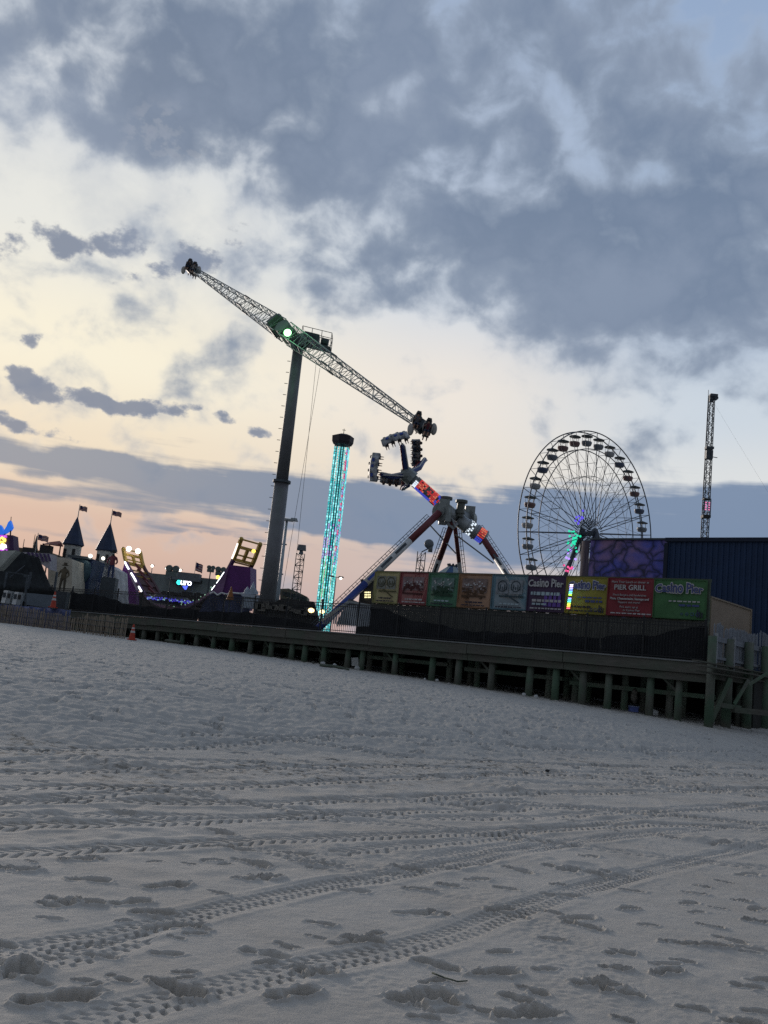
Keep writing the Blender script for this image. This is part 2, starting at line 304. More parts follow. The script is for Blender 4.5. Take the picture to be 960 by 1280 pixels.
def build_sand():
    rows=[]; s=600.0
    while s>3.0: rows.append(1600*.96*1.25/ s *1.0); s-= (.52 if s>60 else .4)
    rows=[r for r in rows if r>0]
    ys=[-900,-300,-120,-60,-30,-15,-7,-3,0,1.5,2.4]+[r for r in rows if r>2.9]; ys=[y for y in ys if y<=130]+[180,260,400,700,1300,2500,5000,8000]
    ys=np.array(ys); tx=np.concatenate([[-9,-4,-2,-1.2,-.9,-.7,-.6,-.54],np.linspace(-.5,.5,1080),[.54,.6,.7,.9,1.2,2,4,9]])
    w=np.where(ys>2.9,ys,2.9+np.abs(2.9-ys)); X=tx[None,:]*w[:,None]; Y=np.repeat(ys[:,None],len(tx),1)
    h,s=base_h(X,Y); Z=h.copy()
    near=(1-sstep(60,110,Y))*(Y>1.4)*(np.abs(X)<.7*np.maximum(Y,3))
    toe=sstep(-11,-5,s)                   # wrack line and the churned berm
    dry=sstep(-7,-3,s)
    Z+=near*(.018*vnoise(X*.5,Y*.5)+.008*vnoise(X*1.7+5,Y*1.7)+.004*vnoise(X*6,Y*6)+.003*vnoise(X*13,Y*13))
    Z+=near*.0022*vnoise(X*22,Y*22)
    # churned sand of the berm: soft hoof-like pits
    ch=np.abs(vnoise(X*2.3,Y*2.3+7))*2; ch2=vnoise(X*4.7,Y*4.7+3)
    Z+=near*dry*(-.03*(1-sstep(0,.35,ch))+.02*ch2+.02*vnoise(X*1.1,Y*1.1)+.03*vnoise(X*8+3,Y*6)+.02*vnoise(X*15,Y*11))
    mask=sstep(-16,-8,s)*(1-dry)
    Z+=near*mask*.028*vnoise(X*5.2,Y*5.2)
    patch=sstep(.08,.3,vnoise(X*.35+40,Y*.35+11))
    Z+=near*patch*(1-dry)*.012*vnoise(X*9,Y*9)
    # ---- tyre tracks
    def track(pxs,width,depth,pitch=.13,style=0,fade=1):
        nonlocal Z
        pts=[ground_pt(*p) for p in pxs]
        # densify with catmull-like smoothing
        P=[np.array([p.x,p.y]) for p in pts]; Q=[]
        P=[2*P[0]-P[1]]+P+[2*P[-1]-P[-2]]
        for i in range(1,len(P)-2):
            for k in range(8):
                t=k/8; a,b,c,d=P[i-1:i+3]; Q.append(.5*((2*b)+(-a+c)*t+(2*a-5*b+4*c-d)*t*t+(-a+3*b-3*c+d)*t**3))
        Q.append(P[-2]); Q=np.array(Q); best=np.full(X.shape,9e9); U=np.zeros(X.shape); V=np.zeros(X.shape); L=0
        lo=Q.min(0)-width; hi=Q.max(0)+width
        rr=np.where((ys>lo[1])&(ys<hi[1]))[0]
        if len(rr)==0: return
        r0_,r1_=rr[0],rr[-1]+1; x=X[r0_:r1_]; y=Y[r0_:r1_]; best=best[r0_:r1_]; U=U[r0_:r1_]; V=V[r0_:r1_]
        for a,b in zip(Q,Q[1:]):
            d=b-a; l=np.hypot(*d); 
            if l<1e-6: continue
            d/=l; ux=(x-a[0])*d[0]+(y-a[1])*d[1]; t=np.clip(ux,0,l); vx=-(x-a[0])*d[1]+(y-a[1])*d[0]
            dist=np.hypot(ux-t,vx); k=dist<best; best=np.where(k,dist,best); U=np.where(k,L+t,U); V=np.where(k,vx,V); L+=l
        w=width/2; inside=1-sstep(w*.85,w*1.1,best); nn_=.6+.9*vnoise(x*1.3+L,y*1.3)
        jit=.5*vnoise(x*5,y*5)+.3*vnoise(x*14,y*14); vj=1+.5*vnoise(x*9+5,y*9)
        cen=np.abs(V)
        if style==0: ph=(U+cen*.9)/pitch                      # chevrons
        else: ph=(U+cen*.35+ (V>0)*pitch*.5+np.floor(cen/(w*.52))*pitch*.5)/pitch
        lug=sstep(.10,.22,np.abs(((ph+jit*.25)%1)-.5)); lug=1-(1-lug)*np.clip(.8+1.2*vnoise(x*7,y*7+3),0,1.25)
        lug=np.where(cen<w*.12,1,lug)
        if style==1: lug=np.maximum(lug,1-sstep(.0,.09,np.abs((cen/(w*.52))%1-.0)))
        shoulder=np.exp(-((best-w*1.6)/(w*.28))**2)*.35
        Z[r0_:r1_]+=vj*near[r0_:r1_]*nn_.clip(.42,1.25)*fade*(inside*(-np.minimum(depth,.05)*.3-depth*(1-lug)*1.25)+shoulder*np.minimum(depth,.04)*.6)
    for args in TRACKS: track(*args)
    crumbs=near*(1-dry)*np.clip(vnoise(X*1.5+50,Y*1.5)*2,0,1)*.009*vnoise(X*30,Y*30); Z+=crumbs
    # ---- footprints
    def foot(x0,y0,ang,sc,depth,long=1.0):
        nonlocal Z
        rad=.32*sc*long; j=np.where((ys>y0-rad)&(ys<y0+rad))[0]
        if len(j)==0: return
        a,b=j[0],j[-1]+1; t=y0; i0=np.searchsorted(tx,(x0-rad)/max(y0,1)); i1=np.searchsorted(tx,(x0+rad)/max(y0,1))+1
        x=X[a:b,i0:i1]-x0; y=Y[a:b,i0:i1]-y0; c,s_=math.cos(ang),math.sin(ang); p=(x*c+y*s_)/sc; q=(-x*s_+y*c)/sc
        wob=1+.5*vnoise(X[a:b,i0:i1]*14,Y[a:b,i0:i1]*14)+.35*vnoise(X[a:b,i0:i1]*38,Y[a:b,i0:i1]*38); 
        q=q*.85; r1=np.sqrt(((p-.055*long)/(.105*long))**2+(q/.058)**2)*wob; r2=np.sqrt(((p+.095*long)/(.062*long))**2+((q+.008)/.046)**2)*wob
        r=np.minimum(r1,r2*1.03)
        hole=-(1-sstep(.6,1.02,r))*depth*1.9*(1+.6*vnoise(X[a:b,i0:i1]*20,Y[a:b,i0:i1]*20)); rim=np.exp(-((r-1.2)/.16)**2)*depth*.3*(.6+1.2*(vnoise(X[a:b,i0:i1]*11+4,Y[a:b,i0:i1]*11)+.3))
        Z[a:b,i0:i1]+=hole+rim
    rg=random.Random(5)
    for f in FEET:
        p=ground_pt(f[0],f[1]); foot(p.x,p.y,R((f[2] if len(f)>2 else 0)+rg.uniform(-38,38)),.84*(f[3] if len(f)>3 else rg.uniform(.85,1.1)),(f[4] if len(f)>4 else rg.uniform(.028,.045)))
    for k in range(34):
        p=ground_pt(rg.uniform(380,960),rg.uniform(1050,1275)); foot(p.x,p.y,rg.uniform(-.9,.9),rg.uniform(.4,.75),rg.uniform(.012,.03))
    for k in range(40):
        p=ground_pt(rg.uniform(0,400),rg.uniform(1070,1275)); foot(p.x,p.y,rg.uniform(-.9,.9),rg.uniform(.3,.6),rg.uniform(.01,.022))
    for k in range(110):
        y0=rg.uniform(7,21); x0=rg.uniform(-.45,.45)*y0
        if rg.random()<.5: x0,y0=x0, rg.uniform(10,21)
        foot(x0,y0,rg.gauss(0,.5),rg.uniform(.7,1.1),rg.uniform(.015,.04))
    for k in range(700):
        y0=rg.uniform(17,50); x0=rg.uniform(-.45,.45)*y0
        foot(x0,y0,rg.uniform(0,3.1),rg.uniform(.9,1.5),rg.uniform(.03,.07))
    # mounds, hollows
    for (px,py,rx,ry,hh) in MOUNDS:
        p=ground_pt(px,py); q=np.exp(-(((X-p.x)/rx)**2+((Y-p.y)/ry)**2)*(1+.8*vnoise(X*6,Y*6))); Z+=hh*q*(1+1.2*vnoise(X*11,Y*11)*(hh>0))
    nr,nc=X.shape; me=bpy.data.meshes.new('sand'); me.vertices.add(nr*nc)
    co_=np.stack([X,Y,Z],-1).reshape(-1,3).astype(np.float32); me.vertices.foreach_set('co',co_.ravel())
    i=np.arange(nr*nc).reshape(nr,nc); q=np.stack([i[:-1,:-1],i[:-1,1:],i[1:,1:],i[1:,:-1]],-1).reshape(-1,4)
    me.loops.add(q.size); me.polygons.add(len(q)); me.loops.foreach_set('vertex_index',q.ravel().astype(np.int32)); me.polygons.foreach_set('loop_start',np.arange(0,q.size,4,dtype=np.int32))
    me.polygons.foreach_set('use_smooth',np.ones(len(q),bool)); me.update(calc_edges=True)
    o=bpy.data.objects.new('sand',me); COL.objects.link(o); o['kind']='structure'
    # material
    m=bpy.data.materials.new('sand'); m.use_nodes=True; nt=m.node_tree; b=nt.nodes['Principled BSDF']; b.inputs['Roughness'].default_value=.95; b.inputs['Specular IOR Level'].default_value=.1
    L=nt.links.new; g=nd(nt,'ShaderNodeNewGeometry')
    def noise(sc,det=5,ro=.6,v=None):
        n=nd(nt,'ShaderNodeTexNoise'); n.inputs['Scale'].default_value=sc; n.inputs['Detail'].default_value=det; n.inputs['Roughness'].default_value=ro; L(v or g.outputs['Position'],n.inputs['Vector']); return n.outputs['Fac']
    def MR(v,a,b_,c=0,d=1,t='SMOOTHSTEP'):
        n=nd(nt,'ShaderNodeMapRange',interpolation_type=t); L(v,n.inputs['Value'])
        for k,x in zip(('From Min','From Max','To Min','To Max'),(a,b_,c,d)): n.inputs[k].default_value=x
        return n.outputs[0]
    def MA(op,a,b_):
        n=nd(nt,'ShaderNodeMath',operation=op)
        for k,x in enumerate((a,b_)):
            if isinstance(x,(int,float)): n.inputs[k].default_value=x
            else: L(x,n.inputs[k])
        return n.outputs[0]
    def MX(f,a,b_):
        n=nd(nt,'ShaderNodeMix',data_type='RGBA'); L(f,n.inputs['Factor'])
        for k,x in(('A',a),('B',b_)):
            if isinstance(x,tuple): n.inputs[k].default_value=(*x,1)
            else: L(x,n.inputs[k])
        return n.outputs['Result']
    sx=nd(nt,'ShaderNodeSeparateXYZ'); L(g.outputs['Position'],sx.inputs[0])
    s_=MA('DIVIDE',MA('SUBTRACT',MA('SUBTRACT',sx.outputs[1],24),MA('MULTIPLY',sx.outputs[0],.85)),1.312)
    s_=MA('ADD',s_,MA('MULTIPLY',MA('SUBTRACT',noise(.35,5),.5),7))
    damp=(.51,.485,.44); dryc=(.45,.438,.405)
    c=MX(MR(s_,-8.5,-4),damp,dryc)
    c=MX(MR(noise(.8,6),.35,.7,0,.5),c,MX(MR(s_,-8,-4),(.42,.385,.335),(.38,.375,.355)))
    # wrack line: dark scattered debris
    wr=MA('MULTIPLY',MR(MA('ABSOLUTE',MA('ADD',s_,6.8),0),3.4,.4),MR(noise(7,6,.75),.5,.62)); wr=MA('MULTIPLY',wr,MR(noise(.5,3),.35,.6))
    c=MX(MA('MULTIPLY',wr,.8),c,(.07,.062,.045))
    c=MX(MR(noise(60,4,.75),.6,.72,0,.55),c,(.17,.16,.14)); c=MX(MR(noise(130,3,.7),.6,.75,0,.3),c,(.62,.6,.55))
    L(c,b.inputs['Base Color'])
    b1=nd(nt,'ShaderNodeBump'); b1.inputs['Strength'].default_value=.5; b1.inputs['Distance'].default_value=.03; L(noise(26,8,.72),b1.inputs['Height'])
    b2=nd(nt,'ShaderNodeBump'); b2.inputs['Strength'].default_value=.4; b2.inputs['Distance'].default_value=.01; L(noise(160,3,.6),b2.inputs['Height']); L(b1.outputs[0],b2.inputs['Normal']); L(b2.outputs[0],b.inputs['Normal'])
    me.materials.append(m)
TRACKS=[
 ([(-60,968),(0,967),(240,964),(480,959),(720,966),(1020,973)],.32,.10,.15),
 ([(-60,985),(110,984),(240,986),(480,975),(700,969),(880,985),(1020,984)],.32,.10,.15),
 ([(-60,1003),(100,1000),(200,1002),(350,1004),(480,996),(700,991),(1020,986)],.32,.095,.14),
 ([(-60,1035),(0,1032),(240,1027),(480,1015),(700,1008),(960,1030),(1020,1036)],.32,.085,.12),
 ([(-60,1068),(0,1066),(240,1055),(480,1046),(700,1035),(850,1030),(1020,1042)],.30,.075,.11),
 ([(-60,998),(60,997),(200,991),(330,1008),(480,1020),(650,1020),(1020,1002)],.30,.07,.15,0,.9),
 ([(-60,941),(150,940),(300,936),(480,932),(700,942),(1020,948)],.34,.12,.18,0,1),
 ([(200,928),(330,932),(480,946),(640,955),(800,960),(1020,963)],.34,.12,.18,0,1),
 ([(-60,958),(100,952),(300,955),(480,968),(700,980),(1020,992)],.36,.06,.22,0,.8),
 ([(-60,1205),(0,1190),(150,1165),(300,1130),(420,1105),(480,1097),(600,1074),(720,1052),(850,1038),(1020,1025)],.23,.034,.075,1,1.1),
 ([(-60,1222),(0,1210),(90,1196),(170,1172)],.24,.03,.085,1),
 ([(60,1290),(150,1265),(250,1240),(400,1204),(480,1190),(560,1170),(640,1140),(760,1102),(860,1077),(960,1054),(1020,1040)],.25,.032,.08,1,1.0),
 ([(300,1058),(480,1090),(560,1070),(700,1046)],.26,.03,.09,1,.7),
 ([(-60,1016),(150,1020),(350,1022),(560,1036),(760,1062),(1020,1092)],.26,.05,.12,0,.7),
 ([(380,1000),(600,1000),(800,1012),(1020,1012)],.28,.07,.13,0,.8),
 ([(430,1066),(620,1046),(800,1020),(1020,1000)],.26,.05,.12,0,.7)]
FEET=[(22,1086),(95,1074,0),(120,1072,0,.6),(210,1107,5,1.25,.045),(110,1100),(305,1099,0,.7),(330,1096,0,1.0,.06),(400,1081,5,.95,.05),(75,1126,0,.9),(108,1127,0,1,.05),(160,1127),(205,1157,10,1.1),(238,1155,10,.6,.04),(330,1192,15,1.1,.02),
 (225,1236,5,1.2,.05),(365,1243,12,1.2,.05),(392,1213,0,1.0,.05),(452,1174,10,1.0,.045),(468,1168,10,.6),(12,1210,0,1.2,.03),(70,1246,0,1.5,.05),
 (522,1112,0,.9),(632,1111,0,.8,.02),(625,1137,0,1,.04),(515,1141,0,1.1,.02),(785,1137,0,.8),(877,1107,0,.6),(905,1101,0,.6,.02),(730,1159,0,1.1,.045),(887,1158,0,.8,.03),(842,1180,5,.8,.04),(885,1183,0,1.1,.05),(912,1175,0,.9,.02),
 (775,1193,0,.8,.03),(767,1211,0,.75,.04),(852,1203,0,.6,.03),(832,1217,0,.9,.05),(742,1231,10,1.0,.05),(775,1242,0,.8,.04),(945,1152,0,.8,.05),(952,1227,0,.9,.02),(547,1207,3,1.1,.035),(618,1217,-10,1.1,.045),(650,1250,0,.9,.035),(657,1268,0,1.3,.05),
 (525,1245,3,1.5,.05),(555,1250,0,.8,.04),(680,1212,0,.7,.02),(925,1278,0,.8,.04),(510,1085,0,1.1,.04),(700,1086,0,1.2,.03),(735,1090,0,1.5,.04),(770,1092,0,1.1,.03),(735,1070,0,.9,.04),(585,1004,0,1.8,.03),(630,987,0,1.2,.03),(900,1055,-10,1.3,.04),(642,1050),
 (560,1107,0,.8,.03),(720,1150,0,.5),(190,1140),(60,1130,0,.7,.02),(430,1178,0,.8,.02),(600,1262,0,.6),(810,1157,0,.6,.02),(870,1140,0,.7,.02),(925,1125,0,.6),(690,1175,0,.7,.02),(560,1085,0,.8),(455,1068,0,.9,.02),(300,1062,0,1.2,.02),(130,1062,0,.8,.02)]
MOUNDS=[(135,957,.9,.5,.07),(600,1006,1.0,.45,-.06),(632,987,.5,.3,.05),(20,1206,.16,.1,.05),(900,1052,.5,.2,.05),(720,1080,.5,.2,.02)]
build_sand()
# ------------------------------------------------------------------ shared materials
WOODP=wood('green_timber',(.115,.125,.105),(1.5,1.5,.5),.35,green=.7); WOODF=wood('fascia_timber',(.10,.098,.085),(.5,.5,4),.3,green=.3)
WOODR=wood('rear_timber',(.20,.21,.18),(1.5,1.5,.5),.35,green=.6); WOODD=wood('dark_timber',(.10,.105,.09),(1,1,1),.3,green=.4); WOODG=wood('grey_pickets',(.2,.22,.25),(6,6,.6),.3)
IRON=mat('black_iron',(.022,.024,.027),.5,.3,.1); CLOTH=mat('black_cloth',(.018,.02,.024),.85,0,.25,1.5,bump=.4,bs=6)
STEEL=mat('grey_steel',(.30,.33,.35),.5,.5,.12,2); DSTEEL=mat('dark_steel',(.07,.085,.10),.55,.3,.2,2); WHITE=mat('white_paint',(.68,.70,.70),.5,0,.14,2)
BLACKM=mat('black_plastic',(.03,.03,.032),.6,0,.1); REDM=mat('red_paint',(.28,.035,.04),.45,0,.15); BLUEM=mat('blue_paint',(.03,.07,.32),.4,0,.15)
GOLD=mat('gold_paint',(.5,.34,.09),.45,.4,.2); PURPLE=mat('purple_panel',(.10,.03,.16),.5,0,.15); CREAM=mat('cream_wall',(.52,.48,.40),.8,0,.15,1)
LAMPW=emi('white_lamp',(1,.93,.8),6); LAMPY=emi('warm_lamp',(1,.7,.3),7); LEDW=emi('white_led',(.9,.97,1),5)
def see_through(name,col,a,rough=.8):
    m=mat(name,col,rough); nt=m.node_tree; b=nt.nodes['Principled BSDF']; b.inputs['Alpha'].default_value=a; return m
def quadbox(mb,c,X,Y,Z,sx,sy,sz): mb.box(c,(sx,sy,sz),X,Y,Z)
# ------------------------------------------------------------------ the pier
def build_pier():
    pier=thing('pier','long timber pier on green stained piles across the back of the beach','pier',PP(0,0,DECK-1.8))
    LEN=78; BACK=150
    mb=MB()
    for k in range(26): # deck planks grouped in strips running along the front, small gaps
        b0=.02+k*.32; mb.box(PP(LEN/2-.2,b0+.15,DECK-.03),(LEN,.305,.06),PU,PV,ZU)
    mb.box(PP(LEN/2-.2,8.4+(BACK-8.4)/2,DECK-.032),(LEN,BACK-8.4,.064),PU,PV,ZU)
    mb.build('deck',WOODD,pier)
    rg=random.Random(2); a=-.3; k=0
    while a<LEN-.5: # fascia boards butt end to end, each a little different
        l=rg.uniform(4.6,6.2); dz=rg.uniform(-.02,.02)
        m=MB(); m.box(PP(a+l/2,-.05-rg.random()*.02,DECK-.215+dz),(l-.03,.07,.43),PU,PV,ZU); m.build('fascia_board',WOODF,pier)
        m=MB(); m.box(PP(a+l/2,.12,DECK-.57),(l-.02,.16,.28),PU,PV,ZU); m.build('beam',WOODF,pier)
        a+=l
    m=MB(); m.box(PP(LEN/2-.3,-.02,DECK+.03),(LEN,.26,.05),PU,PV,ZU); m.build('kerb_board',wood('pale_board',(.19,.2,.2),(.5,.5,3),.3),pier)
    # piles at the front row where the photograph shows them
    pxs=[(848,845),(812,842),(760,836),(728,834),(694,832),(662,826),(614,821),(573,817),(540,812),(494,806),(453,802),(435,800),(405,797),(381,796),(365,794),(339,792),(313,789),(290,787),(267,785),(246,783),(228,781),(214,779),(197,777),(180,776),(167,775),(150,773),(137,772),(122,771),(108,770),(96,769)]
    aa=[aof(x,y,.15) for x,y in pxs]; last=aa[-1]
    while last<LEN-2: last+=2.1; aa.append(last)
    for i,a in enumerate(aa):
        p=PP(a,.30); g=gz(p.x,p.y)-.3; r=rg.uniform(.135,.165); lean=rg.uniform(-.03,.03)
        m=MB(); m.smooth=True; m.tube(PP(a+lean,.30,g),PP(a,.30,DECK-.46),r*1.04,r*.95,n=12); m.build('pile',WOODP,pier)
    i=0
    for b in (1.7,3.4,5.6):
        for j,a in enumerate(aa):
            if j%3==(int(b*2)%3) : continue
            a2=a+rg.uniform(-.3,.3); p=PP(a2,b); g=gz(p.x,p.y)-.3
            if i<62: m=MB(); m.smooth=True; m.tube(PP(a2+rg.uniform(-.06,.06),b,g),PP(a2,b,DECK-.3),.15,.14,n=8); m.build('pile',WOODR,pier); i+=1
    for b in (1.5,3.2,5.4):
        a=.5
        while a<LEN-8:
            l=rg.uniform(4,6); z0=gz(*PP(a+l/2,b).xy); zz=z0+ (DECK-z0)*.42
            m=MB(); m.box(PP(a+l/2,b,zz),(l,.07,.17),PU,PV,ZU); m.build('cross_brace',WOODR,pier); a+=l+rg.uniform(0,2)
    for a in aa[::3]: # short knee braces under the front beam
        m=MB(); m.bar(PP(a+.1,.42,DECK-1.15),PP(a+.85,.42,DECK-.55),.09); m.build('knee_brace',WOODD,pier)
    m=MB(); m.box(PP(LEN/2,9.5,DECK/2),(LEN+2,.2,DECK-.1),PU,PV,ZU); m.build('closing_wall',mat('light_block_boards',(.035,.037,.035),.9),pier)  # wall added to block light, keeps the space under the deck dark
    # right flank: side beam, landing boards
    m=MB(); m.box(PP(-.34,6,DECK-.30),(.10,11.8,.5),PU,PV,ZU); m.build('beam',WOODF,pier)
    for dz,da,l in ((-.02,-.62,2.4),(-.17,-.75,3.4),(-.36,-.55,2.6)):
        m=MB(); m.box(PP(da,l/2+.5,DECK+dz),(.22,l+6,.05),PU,PV,ZU); m.build('stringer',WOODF,pier)
    # tall fender piles along the right flank
    for (px,ytop,b,r) in ((891,795,-.15,.165),(912,799,1.5,.19),(937,803,3.4,.19),(958,808,5.2,.19)):
        d=D(px,ytop); p=PB(px,ytop,b)
        g=gz(p.x,p.y)-.3; m=MB(); m.smooth=True; m.tube((p.x,p.y,g),p,r,r*.93,n=14); 
        m.build('pile',WOODP,pier)
    for pa,pb,w in (((912,848),(886,908),.16),((936,850),(918,880),.09),((968,836),(936,856),.1)):
        m=MB(); m.bar(PB(*pa,.6),PB(*pb,.1),w); m.build('diagonal_brace',WOODP,pier)
    m=MB(); m.bar(PB(893,880,.3),PB(925,885,1.2),.17); m.build('walkway_beam',WOODD,pier)
    m=MB(); m.bar(PB(916,887,.9),PB(975,893,3.2),.2); m.build('walkway_beam',WOODF,pier)
    for px,b in ((900,2.2),(924,3.5),(948,5),(905,5.5),(935,7)):
        p=PB(px,870,b); g=gz(p.x,p.y)-.3; m=MB(); m.smooth=True; m.tube((p.x,p.y,g),(p.x,p.y,DECK-.3),.15,n=10); m.build('pile',WOODD,pier)
    m=MB(); m.box(PP(-.5,8.5,DECK/2),(.15,9,DECK-.6),PU,PV,ZU); m.build('closing_wall',bpy.data.materials['light_block_boards'],pier)  # same added dark wall on the flank, stops light from the right
def build_wing():
    w=thing('pier_wing','timber bulkheaded widening of the pier that carries the dark blue hall','pier',PP(-14,14.3,DECK-1.5))
    m=MB(); m.box(PP(-14.2,14.3+28,DECK-.05),(27.2,56,.1),PU,PV,ZU); m.build('deck',WOODD,w)
    m=MB(); m.box(PP(-14.2,14.4,DECK/2-.06),(27.2,.2,DECK-.1),PU,PV,ZU); m.build('closing_wall',WOODF,w)
    m=MB(); m.box(PP(-27.7,14.5+28,DECK/2-.06),(.2,55.8,DECK-.1),PU,PV,ZU); m.build('closing_wall',WOODF,w)
    for k in range(12):
        p=PP(-1.5-k*2.3,14.1); m=MB(); m.smooth=True; m.tube((p.x,p.y,gz(p.x,p.y)-.3),(p.x,p.y,DECK+.5),.16,n=12); m.build('pile',WOODP,w)
build_pier(); build_wing()
FH=PB(880,778,.1).z-DECK
def build_fence():
    f=thing('picket_railing','black iron picket railing along the whole front edge of the pier','railing',PP(20,.1,DECK))
    N=19; W=2.45; H=FH-.03
    for i in range(N):
        a=.05+i*W
        m=MB(); m.bar(PP(a,.1,DECK+.05),PP(a,.1,DECK+H+.10),.075); m.ball(PP(a,.1,DECK+H+.12),.055,6,4); m.build('post',IRON,f)
        m=MB()
        for zz in (.14,H-.16,H-.02): m.bar(PP(a+.04,.1,DECK+zz),PP(a+W-.04,.1,DECK+zz),.035)
        n=20
        for k in range(1,n): m.bar(PP(a+W*k/n,.1,DECK+.08),PP(a+W*k/n,.1,DECK+H-.02),.022)
        m.build('picket_panel',IRON,f)
    a=.05+N*W; m=MB(); m.bar(PP(a,.1,DECK),PP(a,.1,DECK+H+.1),.075); m.build('post',IRON,f)
    # black wind cloth tied behind the pickets, sagging between ties
    rg=random.Random(4)
    def cloth(a0,a1,keys,par,b=.22,name='shade_cloth'):
        m=MB(); m.smooth=True; n=int((a1-a0)/.25); vs=[]
        for i in range(n+1):
            t=i/n; a=a0+(a1-a0)*t; h=float(np.interp(t,[k[0] for k in keys],[k[1] for k in keys]))*H
            h+=.03*math.sin(a*2.1)+.03*math.sin(a*5.3)
            for k in range(5): vs.append(PP(a,b+.05*math.sin(a*3+k)*(.3+k/5),DECK+.06+(h-.06)*k/4))
        m.add(vs,[(i*5+k,(i+1)*5+k,(i+1)*5+k+1,i*5+k+1) for i in range(n) for k in range(4)])
        return m.build(name,CLOTH,par)
    aA=aof(880,800,.2); a1=aof(752,790,.2); a2=aof(462,770,.2); a3=aof(400,765,.2); a4=aof(250,755,.2); a5=aof(88,745,.2)
    cloth(0,a1,[(0,.93),(.25,.82),(.5,.62),(.75,.6),(1,.45)],f)
    cloth(a1+.05,a2,[(0,.45),(.2,.5),(.35,.42),(.5,.38),(.65,.5),(.8,.62),(.9,.85),(1,.96)],f)
    cloth(a3,a4,[(0,.2),(.2,.35),(.6,.5),(1,.4)],f)
    cloth(a4+.05,a5,[(0,.5),(.2,.42),(.4,.45),(.55,.5),(.7,.75),(1,.86)],f)
build_fence()
